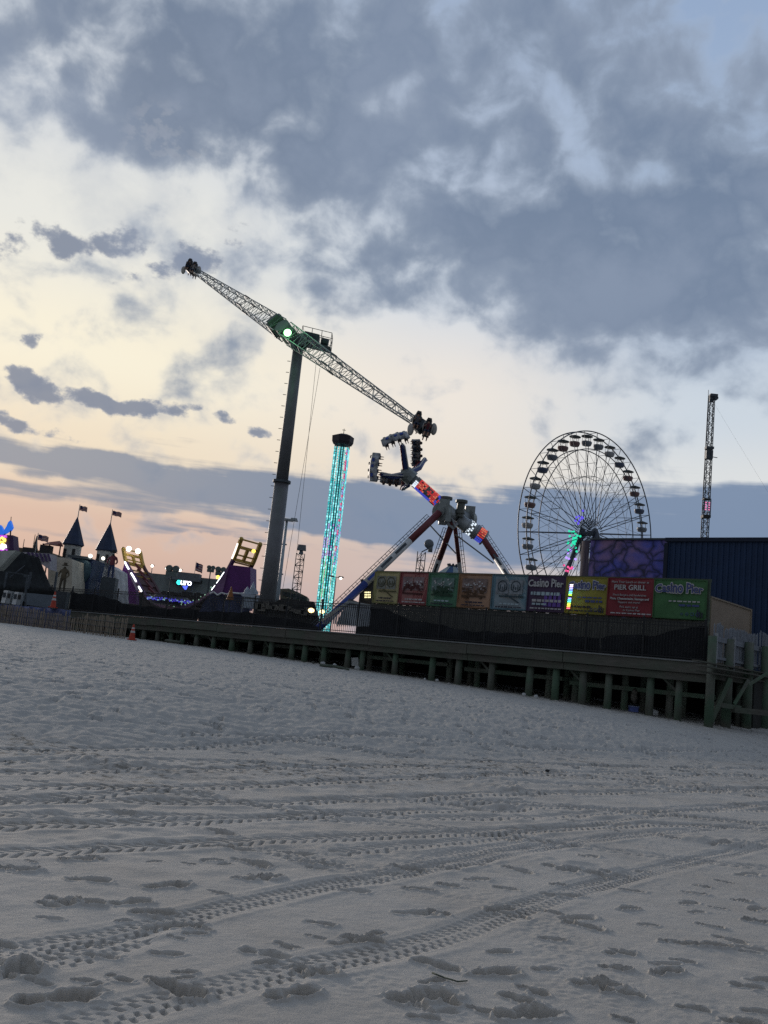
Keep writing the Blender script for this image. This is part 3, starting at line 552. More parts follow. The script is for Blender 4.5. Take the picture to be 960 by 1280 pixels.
# ------------------------------------------------------------------ hoarding and the nine banners
def build_banners():
    B=1.7; N=-PV
    xs=[466,498,534,572,614,659,707,759,817,884]
    def yt(x): return 719.5+(x-466)*(725.8-719.5)/418
    def yb(x): return 753+(x-466)*(775.5-753)/418
    aL=aof(466,740,B); aR=aof(884,750,B); ztop=PB(884,725.8,B).z; zb=PB(884,775,B).z
    h=thing('sign_hoarding','dark timber hoarding behind the railing that carries the row of banners','hoarding',PP((aL+aR)/2,B,DECK))
    ends=[aof(x,745,B) for x in xs]
    for a in ends:
        m=MB(); m.box(PP(a,B+.14,DECK+(ztop-DECK)/2),(.12,.12,ztop-DECK+.04),PU,PV,ZU); m.build('post',WOODD,h)
    for zz in (ztop+.03,zb+.02,DECK+1.0):
        m=MB(); m.box(PP((aL+aR)/2,B+.24,zz),(aL-aR+.1,.07,.12),PU,PV,ZU); m.build('rail',WOODD,h)
    mb=MB(); rg=random.Random(1); a=aR
    while a<aL-.1:
        if True:
            w=.194; mb.box(PP(a+.1,B+.07+rg.random()*.02,DECK+(zb-DECK)/2-.02),(w,.03,zb-DECK-.06+rg.uniform(-.03,.0)),PU,PV,ZU)
        a+=.2
    mb.build('board_panel',wood('hoarding_boards',(.085,.087,.08),(5,5,.6),.4),h)
    defs=[('yellow','faded yellow mesh banner at the left end of the row, wheel sketch showing through',(.30,.29,.13),.97),
     ('red','dull red mesh banner between the left yellow and the left green banner',(.24,.065,.07),.97),
     ('green','green mesh banner between the left red and the orange banner',(.07,.18,.11),.97),
     ('orange','brown orange mesh banner with a dark crowd picture in its middle',(.27,.15,.085),.97),
     ('blue','pale blue mesh banner between the orange and the purple banner',(.12,.21,.26),.97),
     ('purple','dark purple banner crowded with pale scrawled lettering',(.06,.035,.08),1),
     ('yellow','yellow banner with arched blue pier name beside the red grill banner',(.28,.25,.045),1),
     ('red','deep red banner that reads PIER GRILL in white',(.21,.03,.04),1),
     ('green','bright green banner with arched pier name at the right end of the row',(.055,.155,.06),1)]
    INK=mat('white_ink',(.42,.42,.43),.7); BINK=mat('blue_ink',(.06,.08,.22),.7); DINK=mat('dark_ink',(.03,.03,.05),.7); PINK_=mat('pale_blue_ink',(.35,.45,.5),.7)
    for i,(cn,lab,col,al) in enumerate(defs):
        a0,a1=ends[i],ends[i+1]; w=a0-a1-.05; ac=(a0+a1)/2; hh=ztop-zb; cz=(ztop+zb)/2
        t=thing('banner',lab,'banner',PP(ac,B,zb),'banners on the pier hoarding')
        C=PP(ac,B,cz)
        m=MB(); m.smooth=True; nx,nz=14,8; vs=[]
        for ix in range(nx+1):
            for iz in range(nz+1):
                u_,v_=ix/nx-.5,iz/nz-.5; off=.035*math.sin(u_*9+i)*math.cos(v_*5+i*2)
                vs.append(C+XR*(u_*w)+ZU*(v_*hh)+N*off)
        m.add(vs,[(a*(nz+1)+b,(a+1)*(nz+1)+b,(a+1)*(nz+1)+b+1,a*(nz+1)+b+1) for a in range(nx) for b in range(nz)])
        ml=see_through(cn+'_vinyl_%d'%i,col,al) if al<1 else mat(cn+'_vinyl_%d'%i,col,.6,0,.12,2)
        m.build('sheet',ml,t)
        bd=MB()
        for s in (-1,1):
            bd.box(C+XR*(s*w/2)+N*.02,(.05,.03,hh),XR,N,ZU); 
            bd.box(C+ZU*(s*hh/2)+N*.02,(w-.05,.03,.04),XR,N,ZU)
        bd.build('hem',mat('hem_%d'%i,[c*.75 for c in col],.7),t)
        F_=C+N*.06
        def T(s,x,z,size,mt,off=0,warp=None,sx=1): text_part(t,s,F_+XR*(x*w)+ZU*(z*hh),XR,ZU,size,mt,off,warp,sx)
        def S(x,z,wid,hg,mt,seed=1): # a line of print too small to read
            rr=random.Random(seed*31+i); q=MB(); xx=-wid/2
            while xx<wid/2:
                l=rr.uniform(.04,.13)*w; q.box(F_+XR*(x*w+(xx)*w+l/2)+ZU*(z*hh),(l,.01,hg*hh*rr.uniform(.8,1.1)),XR,N,ZU); xx+=l/w+.025
            q.build('small_print',mt,t)
        arch=lambda k:(lambda x,y:(x,y*(1+.55*(1-abs(x)*1.1))+.10*math.cos(x*k)))
        if i==7:
            k=w*.075
            T('Have Your Lunch or dinner at',0,.40,k*.9,INK); T('PIER GRILL',0,.25,w*.15,INK,.006)
            T('Fresh Burgers and Sandwiches',0,.05,k*.8,INK); T('Pizza, Cheesesteaks, Sausage and',0,-.05,k*.86,INK,.004); T('Peppers and more!',0,-.145,k*.85,INK)
            T('Pick some up at',0,-.27,k*.85,INK); T('or Casino Pier',.06,-.355,k*.85,INK); S(0,-.44,.8,.035,INK)
        elif i in(6,8):
            T('Casino Pier',-.02 if i==8 else .02,.22,w*.195,INK,.035,arch(1.3)); 
            me=t.children[-1]
            text_part(t,'Casino Pier',F_+N*.02+XR*((-.02 if i==8 else .02)*w)+ZU*(.22*hh),XR,ZU,w*.195,BINK,.004,arch(1.3))
            S(.1,-.06,.6,.035,BINK if i==6 else INK); S(.2,-.16,.4,.06,BINK,2)
            if i==6: S(-.12,-.32,.5,.05,DINK,3); S(0,-.43,.75,.035,DINK,4)
            for q in range(4 if i==8 else 3): # small dark wheel and coaster marks
                mm=MB(); c=F_+XR*((.36-.10*q)*w)+ZU*(-.38*hh); mm.ring(c,XR,ZU,.07-.01*q,.012,14,4); mm.build('mark',BINK,t)
            mm=MB(); c=F_+XR*(.40*w)+ZU*(-.36*hh); 
            for q in range(3): mm.box(c+XR*(q*.09-.09)+ZU*(-.03*q),(.05,.01,.32-.05*q),XR,N,ZU)
            mm.build('mark',DINK,t)
        elif i==5:
            T('Casino Pier',-.02,.24,w*.2,INK,.01,arch(1.2)); S(-.05,.0,.7,.1,PINK_,5); S(.02,-.2,.75,.07,INK,6); S(-.2,-.3,.3,.06,PINK_,8); S(0,-.42,.8,.04,INK,7)
            mm=MB(); mp_=mat('violet_ink',(.13,.07,.32),.7)
            for q in range(4): mm.prism([F_+N*-.025+XR*((-.05+q*.12)*w)+ZU*(-.36*hh),F_+N*-.025+XR*((.05+q*.12)*w)+ZU*(-.36*hh),F_+N*-.025+XR*((.04+q*.12)*w)+ZU*(.02*hh),F_+N*-.025+XR*((-.03+q*.12)*w)+ZU*(-.03*hh)],N*.01)
            mm.build('mark',mp_,t)
        else:
            pic=MB(); rgb=random.Random(i*9)
            pane=MB(); pc_=[(.20,.21,.19),(.24,.17,.18),(.13,.20,.19),(.20,.15,.14),(.22,.25,.28)][i]
            for s in (-1,1): pane.box(F_-N*.012+XR*(s*.2*w)+ZU*(.16*hh),(w*.36,.006,hh*.42),XR,N,ZU)
            pane.build('printed_panes',mat('pane_print_%d'%i,pc_,.7,0,.35,3),t)
            if i in (0,4):
                for s in (-1,1): pic.ring(F_+XR*(s*.19*w)+ZU*(.18*hh),XR,ZU,.24,.02,20,4)
                for s in (-1,1):
                    for q in range(5): 
                        c=F_+XR*((s*.19-.12+q*.06)*w)+ZU*(.08*hh); pic.bar(c,c+ZU*(.12+.1*(q%2)),.03)
                pic.box(F_+ZU*(-.12*hh)+XR*(.08*w),(w*.7,.01,.08),XR,N,ZU); pic.bar(F_+XR*(-.1*w)+ZU*(-.05*hh),F_+XR*(.3*w)+ZU*(-.3*hh),.05)
            else:
                for q in range(34):
                    x=rgb.uniform(-.34,.34); z=rgb.gauss(.0 if i!=1 else .08,.07)-.05
                    pic.box(F_+XR*(x*w)+ZU*(z*hh)+N*.002*q*.3,(.09+rgb.random()*.08,.01,.05+rgb.random()*.1),XR,N,ZU)
                pic.box(F_+ZU*(-.16*hh),(w*.72,.012,.09),XR,N,ZU)
            pic.build('printed_picture',mat('print_%d'%i,[c*.30 for c in col],.7),t)
            if i in(1,2,3): # bright printed highlights of the pictures
                hl=MB()
                for q in range(16): hl.box(F_+N*.03+XR*(rgb.uniform(-.32,.36)*w)+ZU*((.17+rgb.gauss(0,.045))*hh),(.04+rgb.random()*.07,.01,.03+rgb.random()*.05),XR,N,ZU)
                hl.build('highlight',INK,t)
            S(0,-.34,.5,.045,INK if i==1 else (DINK if i in(0,3) else PINK_),1); S(0,-.43,.7,.035,INK if i==1 else DINK,2)
    # rainbow strip lights seen at the left edge of the second yellow banner
    t=thing('light_column','slim column of rainbow coloured light bars in front of the second yellow banner','light',PB(713,770,B-.4))
    cols=[(1,.9,1),(1,.5,.8),(.4,.4,1),(.2,.3,1),(.1,.6,1),(.2,1,.5),(.5,1,.1),None,(.3,.3,1),(.1,.6,1),(.1,1,.8),(.5,1,.1),(1,.8,.1),(1,.4,.1),(1,.1,.2)]
    for k,c in enumerate(cols):
        if c is None: continue
        px=714.5-k*.3; py=731+k*2.1; p=PB(px,py,B-.45); m=MB(); m.box(p,(.14,.03,.035),XR,N,ZU); m.build('light_bar',emi('bar_%d'%k,c,3),t)
    m=MB(); a_,b_=PB(715,729,B-.4),PB(709.5,766,B-.4); m.box((a_+b_)/2+ZU*0,(.03,.03,(a_-b_).length),XR,N,ZU); m.build('bracket',IRON,t)
build_banners()
# ------------------------------------------------------------------ mural building, blue building, beige container
def mural_mat():
    m=bpy.data.materials.new('rock_mural'); m.use_nodes=True; nt=m.node_tree; b=nt.nodes['Principled BSDF']; b.inputs['Roughness'].default_value=.6; L=nt.links.new
    tc=nd(nt,'ShaderNodeTexCoord'); n=nd(nt,'ShaderNodeTexNoise'); n.inputs['Scale'].default_value=.55; n.inputs['Detail'].default_value=3; L(tc.outputs['Object'],n.inputs['Vector'])
    mx=nd(nt,'ShaderNodeVectorMath',operation='MULTIPLY_ADD'); L(n.outputs['Color'],mx.inputs[0]); mx.inputs[1].default_value=(2.2,2.2,1.6); L(tc.outputs['Object'],mx.inputs[2])
    v=nd(nt,'ShaderNodeTexVoronoi',feature='DISTANCE_TO_EDGE'); v.inputs['Scale'].default_value=1.15; L(mx.outputs[0],v.inputs['Vector'])
    cr=nd(nt,'ShaderNodeValToRGB'); e=cr.color_ramp.elements; e[0].position=0; e[0].color=(.02,.02,.045,1); e[1].position=.22; e[1].color=(.21,.165,.36,1)
    e2=cr.color_ramp.elements.new(.06); e2.color=(.075,.07,.2,1); L(v.outputs['Distance'],cr.inputs[0])
    n2=nd(nt,'ShaderNodeTexNoise'); n2.inputs['Scale'].default_value=.8; n2.inputs['Detail'].default_value=5; L(tc.outputs['Object'],n2.inputs['Vector'])
    c2=nd(nt,'ShaderNodeValToRGB'); e=c2.color_ramp.elements; e[0].position=.38; e[0].color=(.4,.6,1.3,1); e[1].position=.62; e[1].color=(1.25,.95,.85,1); L(n2.outputs['Fac'],c2.inputs[0])
    ml=nd(nt,'ShaderNodeMix',data_type='RGBA',blend_type='MULTIPLY'); ml.inputs['Factor'].default_value=1; L(cr.outputs[0],ml.inputs['A']); L(c2.outputs[0],ml.inputs['B']); L(ml.outputs['Result'],b.inputs['Base Color'])
    return m
def build_buildings():
    B=16.0; zt=PB(832,675,B).z; aR=aof(832,690,B); aL=aof(737,690,B)
    t=thing('attraction_building','low building with a purple painted rock mural and a rounded left end','building',PP(aL,B,DECK))
    m=MB(); m.box(PP((aL+aR)/2,B+4,(DECK+zt)/2),(aL-aR-.04,8,zt-DECK),PU,PV,ZU); m.build('wall',mural_mat(),t)
    m=MB(); m.smooth=True; n=24; wd=(aof(719.5,700,B)-aL); vs=[]; 
    for i in range(n+1):
        an=math.pi/2*i/n; 
        for z in (DECK,zt-.02): vs.append(PP(aL+.02+math.sin(an)*wd,B+wd-math.cos(an)*wd,z))
    m.add(vs,[(2*i,2*i+2,2*i+3,2*i+1) for i in range(n)]); m.smooth=False
    m.add([PP(aL+.02,B+wd,zt-.02)]+[v for k,v in enumerate(vs) if k%2],[(0,i,i+1) for i in range(1,n+1)])
    m.build('rounded_corner',wood('streaked_plaster',(.095,.082,.11),(5,5,.25),.8),t)
    m=MB(); m.box(PP((aL+aR)/2,B-.04,zt+.05),(aL-aR,.14,.10),PU,PV,ZU); m.build('coping',DSTEEL,t)
    # blue corrugated hall
    B2=15.6; z2=PB(833,674.5,B2).z; a0=aof(832.5,690,B2)-.03; W2=24
    t=thing('blue_hall','large dark blue corrugated metal hall at the right edge','building',PP(a0-W2/2,B2,DECK))
    BLUEH=mat('blue_cladding',(.014,.036,.092),.55,.1,.12,.6); BDK=mat('blue_trim',(.01,.018,.04),.5,.1,.1)
    z2r=PB(960,684,B2).z
    m=MB(); m.box(PP(a0-W2/2,B2+6,(DECK+z2)/2),(W2,12,z2-DECK),PU,PV,ZU); 
    k=0
    while k*.3<W2-.2: m.box(PP(a0-.15-k*.3,B2-.02,(DECK+z2)/2),(.12,.05,z2-DECK-.3),PU,PV,ZU); k+=1
    m.build('wall',BLUEH,t)
    m=MB(); m.box(PP(a0-W2/2,B2-.05,z2-.02),(W2+.1,.22,.22),PU,PV,ZU); m.build('eaves_trim',BDK,t)
    m=MB(); m.box(PP(a0-.01,B2-.06,(DECK+z2)/2-.1),(.22,.12,z2-DECK-.2),PU,PV,ZU); m.build('corner_trim',BDK,t)
    # beige container box near the corner
    pa=PB(888.5,747,2.6); a1=(pa-PP(0,0)).dot(PU); zt=pa.z; q=PA(938.5,761.5,a1); bb=(q-PP(0,0)).dot(PV)
    t=thing('storage_container','plain tan metal storage box behind the grey picket fence','container',PP(a1+1.2,(2.6+bb)/2,DECK))
    TAN=mat('tan_panel',(.30,.245,.19),.7,0,.08,1); TRIM=mat('tan_trim',(.30,.25,.19),.6,0,.1)
    m=MB(); m.box(PP(a1+1.2,(2.6+bb)/2,(DECK+zt)/2),(2.4,bb-2.6,zt-DECK),PU,PV,ZU); m.build('body',TAN,t)
    m=MB(); m.box(PP(a1+1.2,(2.6+bb)/2,zt+.03),(2.5,bb-2.5,.06),PU,PV,ZU); m.build('roof',TRIM,t)
    for b_ in (2.6,bb): m=MB(); m.box(PP(a1-.02,b_,(DECK+zt)/2),(.07,.07,zt-DECK),PU,PV,ZU); m.build('corner_post',TRIM,t)
    m=MB(); m.box(PP(a1+.32,2.55,(DECK+zt)/2),(.5,.05,zt-DECK-.2),PU,PV,ZU); m.build('lit_edge_panel',mat('lit_edge_pale',(.5,.5,.5),.6),t)  # pale panel paints the lit left edge of the box
    # weathered wooden picket fence on the right flank
    t=thing('wooden_fence','weathered grey picket fence with an uneven top along the right pier edge','fence',PP(-.3,4,DECK))
    rg=random.Random(8); m=MB(); b=.05; a=-.26; zt=PA(885,779,a).z-DECK
    prof=[]
    for px_,py_ in ((885,778.5),(893,778),(902,779),(905,785.5),(915,786),(930,787),(934,791),(946,792),(951,788.5),(957,791),(964,795),(985,800)):
        q_=PA(px_,py_,a); prof.append(((q_-PP(0,0)).dot(PV),q_.z-DECK))
    hs=lambda b: float(np.interp(b,[k[0] for k in prof],[k[1] for k in prof]))
    hs_old=lambda b: zt+(.12 if b<1.3 else (-.16 if b<4.1 else (.12 if 5.3<b<6.2 else -.2)))
    while b<16:
        h=hs(b)+rg.uniform(-.05,.05); 
        if rg.random()<.96:
            c=PP(a+rg.uniform(-.01,.01),b,0); w=.105
            m.prism([c+PV*(-w/2)+ZU*(DECK+.1),c+PV*(w/2)+ZU*(DECK+.1),c+PV*(w/2)+ZU*(DECK+h-.07),c+ZU*(DECK+h),c+PV*(-w/2)+ZU*(DECK+h-.07)],PU*.022)
        b+=.145
    m.build('pickets',WOODG,t)
    for zz in (.25,1.0,zt-.55):
        m=MB(); m.box(PP(a-.06,8,DECK+zz),(.06,16,.10),PU,PV,ZU); m.build('rail',WOODG,t)
    for b in (.1,2.0,4.0,6.0,8.0,10,12,14):
        m=MB(); m.box(PP(a-.12,b,DECK+zt/2-.2),(.1,.1,zt-.2),PU,PV,ZU); m.build('post',wood('fence_post',(.3,.32,.34),(3,3,.5),.2) if b==.1 else bpy.data.materials['fence_post'],t)
build_buildings()
# ------------------------------------------------------------------ helpers for the rides
def truss(mb,p,q,w1,w2,up,bays,rc,rb,n=4,side=None):
    p,q,up=Vector(p),Vector(q),Vector(up); d=(q-p).normalized(); s=d.cross(up).normalized(); up=s.cross(d).normalized()
    def corner(t,k):
        w=(w1+(w2-w1)*t)/2
        if n==4: a,b=((-1,-1),(1,-1),(1,1),(-1,1))[k]; o=s*(a*w)+up*(b*w)
        else: an=2*math.pi*k/3+math.pi/2; o=s*(w*1.15*math.cos(an))+up*(w*1.15*math.sin(an))
        return p+(q-p)*t+o
    for k in range(n):
        mb.tube(corner(0,k),corner(1,k),rc,n=6)
    for i in range(bays):
        t0,t1=i/bays,(i+1)/bays
        for k in range(n):
            k2=(k+1)%n
            a,b=(k,k2) if (i+k)%2 else (k2,k)
            mb.tube(corner(t0,a),corner(t1,b),rb,n=4,cap=False); mb.tube(corner(t0,k),corner(t0,k2),rb,n=4,cap=False)
def ground_base(p): return Vector((p.x,p.y,DECK))
def vert(px,py,Y): # foot on the deck of the vertical through that direction
    p=at(px,py,Y); return p, Vector((p.x,p.y,DECK))
# ------------------------------------------------------------------ riders
def rider_mesh(shirt,trouser,tall=0):
    me=bpy.data.meshes.new('person'); o=bpy.data.objects.new('person',me); COL.objects.link(o)
    V=[(0,0,0),(0,-.02,.25),(0,0,.46),(0,0,.55),(0,.02,.70)]; E=[(0,1),(1,2),(2,3),(3,4)]; Rr=[.15,.14,.12,.055,.105]
    for s in(-1,1):
        b=len(V); V+=[(s*.09,.10,-.02),(s*.12,.42,.0),(s*.13,.50,-.38),(s*.13,.60,-.44)]; Rr+=[.10,.075,.05,.04]; E+=[(0,b),(b,b+1),(b+1,b+2),(b+2,b+3)]
        b=len(V); V+=[(s*.19,0,.44),(s*.25,.10,.22),(s*.15,.26,.34),(s*.13,.31,.38)]; Rr+=[.065,.048,.035,.035]; E+=[(2,b),(b,b+1),(b+1,b+2),(b+2,b+3)]
    me.from_pydata(V,E,[]); sk=o.modifiers.new('s','SKIN'); 
    for i,r in enumerate(Rr): me.skin_vertices[0].data[i].radius=(r,r)
    me.skin_vertices[0].data[0].use_root=True
    o.modifiers.new('u','SUBSURF').levels=1
    dg=bpy.context.evaluated_depsgraph_get(); dg.update(); out=bpy.data.meshes.new_from_object(o.evaluated_get(dg)); bpy.data.objects.remove(o); out.name='person'
    out.materials.clear()
    for m in (shirt,trouser,SKIN,HAIR): out.materials.append(m)
    for p in out.polygons:
        c=p.center
        p.material_index=3 if c.z>.72 or (c.z>.62 and c.y<-.02) else 2 if c.z>.54 or (c.y>.2 and c.z>.2) or c.z<-.15 else (1 if c.z<.08 else 0); p.use_smooth=True
    return out
SKIN=mat('skin',(.30,.17,.12),.6,0,.05); HAIR=mat('hair',(.03,.02,.015),.7,0,.05)
SHIRTS=[mat('shirt_dark',(.04,.045,.06),.9),mat('shirt_grey',(.12,.12,.13),.9),mat('shirt_maroon',(.12,.03,.04),.9),mat('shirt_pale',(.3,.3,.3),.9)]
JEANS=mat('jeans',(.03,.045,.08),.9)
RID=[rider_mesh(s,JEANS) for s in SHIRTS]
def frame_matrix(o,X,Y,Z,s=1):
    m=Matrix((X*s,Y*s,Z*s)).transposed().to_4x4(); m.translation=o; return m
def person(mi,o,X,Y,Z,label,group,s=1):
    ob=bpy.data.objects.new('person',RID[mi]); COL.objects.link(ob); ob.matrix_world=frame_matrix(o,X,Y,Z,s)
    tag(ob,label,'person',group); return ob
SEAT=mat('seat_shell',(.05,.05,.055),.5); PALE=mat('pale_shell',(.38,.37,.35),.5)
def seat_local(mb,o,X,Y,Z,s=1):
    """one over-shoulder ride seat: pan, back, side wings and two harness loops"""
    P=lambda x,y,z:o+X*(x*s)+Y*(y*s)+Z*(z*s)
    mb.box(P(0,.12,-.16),(.46*s,.5*s,.1*s),X,Y,Z); mb.box(P(0,-.17,.28),(.46*s,.12*s,.95*s),X,Y,Z,taper=.85)
    for q in(-1,1):
        mb.box(P(q*.26,-.05,.2),(.06*s,.3*s,.6*s),X,Y,Z,taper=.8)
        mb.path([P(q*.13,-.12,.75),P(q*.14,.1,.72),P(q*.13,.22,.45),P(q*.12,.22,.12)],.035*s,5)
    mb.box(P(0,-.1,.82),(.36*s,.2*s,.16*s),X,Y,Z,taper=.7)
# ------------------------------------------------------------------ swinging propeller ride (tall column, long lattice arm)
def build_propeller():
    Y=92.0; top=at(366,432,Y); base=ground_base(at(334.5,747,Y))
    top=Vector((base.x,base.y,top.z))
    t=thing('propeller_ride','very tall grey column ride with a long tilted lattice arm lit green at its hub','ride',base)
    COLM=mat('column_grey',(.16,.165,.18),.55,.2,.12,.6)
    m=MB(); m.smooth=True; H=top.z-base.z; zf=at(350,602,Y).z
    m.tube(base,(base.x,base.y,zf),.80,.70,n=28); m.tube((base.x,base.y,zf),top,.60,.52,n=28); m.build('column',COLM,t)
    m=MB(); m.tube((base.x,base.y,zf-.12),(base.x,base.y,zf+.12),.88,n=28); m.build('flange',DSTEEL,t); m=MB(); m.tube((base.x,base.y,top.z-.1),(base.x,base.y,top.z+.1),.72,n=28); m.build('flange',DSTEEL,t)
    m=MB(); m.tube((base.x,base.y,DECK),(base.x,base.y,DECK+1.2),1.3,1.1,n=8); m.build('base',DSTEEL,t)
    m=MB(); 
    k=0
    while DECK+2+k*1.15<top.z-1: z=DECK+2+k*1.15; fr=(z-DECK)/(top.z-DECK); m.bar((base.x-.76+.2*fr,base.y-.2,z),(base.x-1.08+.2*fr,base.y-.2,z),.05); k+=1
    m.build('climbing_rung',DSTEEL,t)
    
    # hub
    hub=at(358,415,Y-2.3); back=Vector((top.x+.3,top.y,hub.z))
    m=MB(); m.tube(hub,back+Vector((0,1.0,-.1)),.62,n=18); m.box(top+ZU*.45,(1.5,2.0,1.1)); m.build('gearbox',mat('gearbox_green_grey',(.13,.15,.15),.5,.3),t)
    # arm (both ends solved from their directions and equal lengths)
    t_r,t_l=.835,1.165; eR=at(519,527,(Y-2.3)*t_r); eL=at(243,338,(Y-2.3)*t_l); 
    axis=(eR-eL).normalized(); ctr=hub
    ARM=mat('arm_steel',(.26,.30,.31),.5,.4,.1,1)
    up=axis.cross(Vector((0,1,0))).normalized()
    for e,nb in ((eR,24),(eL,24)):
        st=ctr+(e-ctr).normalized()*.5; m=MB(); truss(m,st,e,1.62,.52,up,nb,.055,.028); m.build('lattice_arm',ARM,t)
    for e in (eR,eL):
        m=MB(); mid=ctr+(e-ctr)*.40; d=(e-ctr).normalized(); s=d.cross(up).normalized()
        w=(1.62+(.52-1.62)*.40)/2
        for a,b in ((-1,-1),(1,-1),(1,1),(-1,1)): m.box(mid+s*(a*w)+up*(b*w),(1.0,.16,.16),d,s,up)
        m.build('splice_joint',DSTEEL,t)
    d=axis; s=d.cross(up).normalized()
    m=MB(); m.box(ctr-d*1.9,(.5,1.7,1.75),d,s,up); m.box(ctr-d*1.9,(.3,2.2,1.3),d,s,up); m.box(ctr-d*.2,(2.6,.9,1.25),d,s,up); m.tube(ctr-s*.9,ctr+s*.9,.75,n=20); m.build('hub',bpy.data.materials['gearbox_green_grey'],t)
    # service platform with railing right behind the hub
    pc=top+Vector((1.7,.6,.35)); m=MB(); tl=R(-8); X=Vector((math.cos(tl),0,math.sin(tl)))
    m.box(pc,(3.1,1.8,.14),X); m.box(pc+Vector((-.5,0,.65)),(1.5,1.2,1.1),X); m.tube(pc+Vector((.5,-.3,.5)),pc+Vector((1.2,-.3,.4)),.4,n=12); m.build('machine_deck',DSTEEL,t)
    m=MB(); 
    for zz in(.75,1.5):
        pts=[pc+X*(a*1.5)+Vector((0,b*.85,zz)) for a,b in((-1,-1),(1,-1),(1,1),(-1,1),(-1,-1))]; m.path(pts,.035,5)
    for a in (-1,-.33,.33,1):
        for b in(-1,1): m.bar(pc+X*(a*1.5)+Vector((0,b*.85,0)),pc+X*(a*1.5)+Vector((0,b*.85,1.5)),.06)
    m.build('guard_rail',DSTEEL,t)
    # green flood lamp
    lp=at(359.5,416,Y-4.2); m=MB(); m.tube(lp,lp+Vector((.05,.25,0)),.30,.34,n=20); m.build('lamp_housing',DSTEEL,t)
    lp2=lp-Vector((0,.02,0)); m=MB(); m.smooth=True; m.ball(lp2,.36,16,10,(1,.35,1)); m.build('green_lamp',emi('green_lamp',(.35,1,.4),5),t)
    for off,en in ((Vector((-.9,-1.2,.4)),120),(Vector((.9,-1.7,.9)),40)):
        l=bpy.data.lights.new('green_glow','POINT'); l.energy=en; l.color=(.25,1,.35); l.shadow_soft_size=.3; lo=bpy.data.objects.new('green_glow',l); COL.objects.link(lo); lo.location=lp+off
    # tethers from the arm hub
    for (a,b) in (((395,455),(371,690)),((400,460),(352,745))):
        m=MB(); m.tube(at(*a,Y+1),at(*b,Y+1),.018,n=4); m.build('guy_wire',DSTEEL,t)
    # seat clusters
    for e,side,sc in ((eR,1,1.2),(eL,-1,1.15)):
        outd=(e-ctr).normalized(); c=e+outd*.75*sc+Vector((0,0,-.05))
        for q_,(o1,o2,o3) in enumerate(((-.7,-.35,-.35),(.82,-.3,-.15),(-.35,.3,.5))):
            mm=MB(); mm.smooth=True; mm.ball(c+Vector((o1*sc,o2,o3*sc)),.36*sc,16,9,(.62,.5,1.15 if q_<2 else .8)); mm.build('pale_seat_shell',PALE,t)
        m=MB(); m.tube(e-outd*.3,c+outd*.3,.22,.16,n=10); m.box(c,(.7,.5,1.1),d,s,up); m.build('spindle',DSTEEL,t)
        for k,(off,fy) in enumerate(((-.60,-1),(.62,-1),(-.60,1),(.62,1))):
            cc=c+outd*(off*sc)+Vector((0,fy*.38,-.15)); Xs=Vector((fy*-1.0*1,0,0)); Xs=Vector((-fy*.97,0,.15*fy)).normalized(); Ys=Vector((-.35 if fy<0 else .3,fy*.95,0)).normalized(); Zs=Xs.cross(Ys).normalized(); 
            if Zs.z<0: Xs=-Xs; Zs=Xs.cross(Ys).normalized()
            Ys=Zs.cross(Xs)
            mm=MB(); seat_local(mm,cc,Xs,Ys,Zs,1.2); mm.build('seat',SEAT,t)
            mm=MB(); mm.smooth=True; mm.ball(cc-Ys*.3+Zs*.35,.52,14,8,(.8,.35,1.1)); mm.build('pale_seat_shell',PALE,t) if k in(0,1) or side==1 else mm.build('pale_seat_shell',SEAT,t)
            person((k+side)%4,cc,Xs,Ys,Zs,('rider with dangling legs strapped in the low right seat cluster of the green lit arm' if side==1 else 'rider strapped in the high left seat cluster of the green lit arm'),('riders on the low end of the lattice arm' if side==1 else 'riders on the high end of the lattice arm'),1.12)
build_propeller()
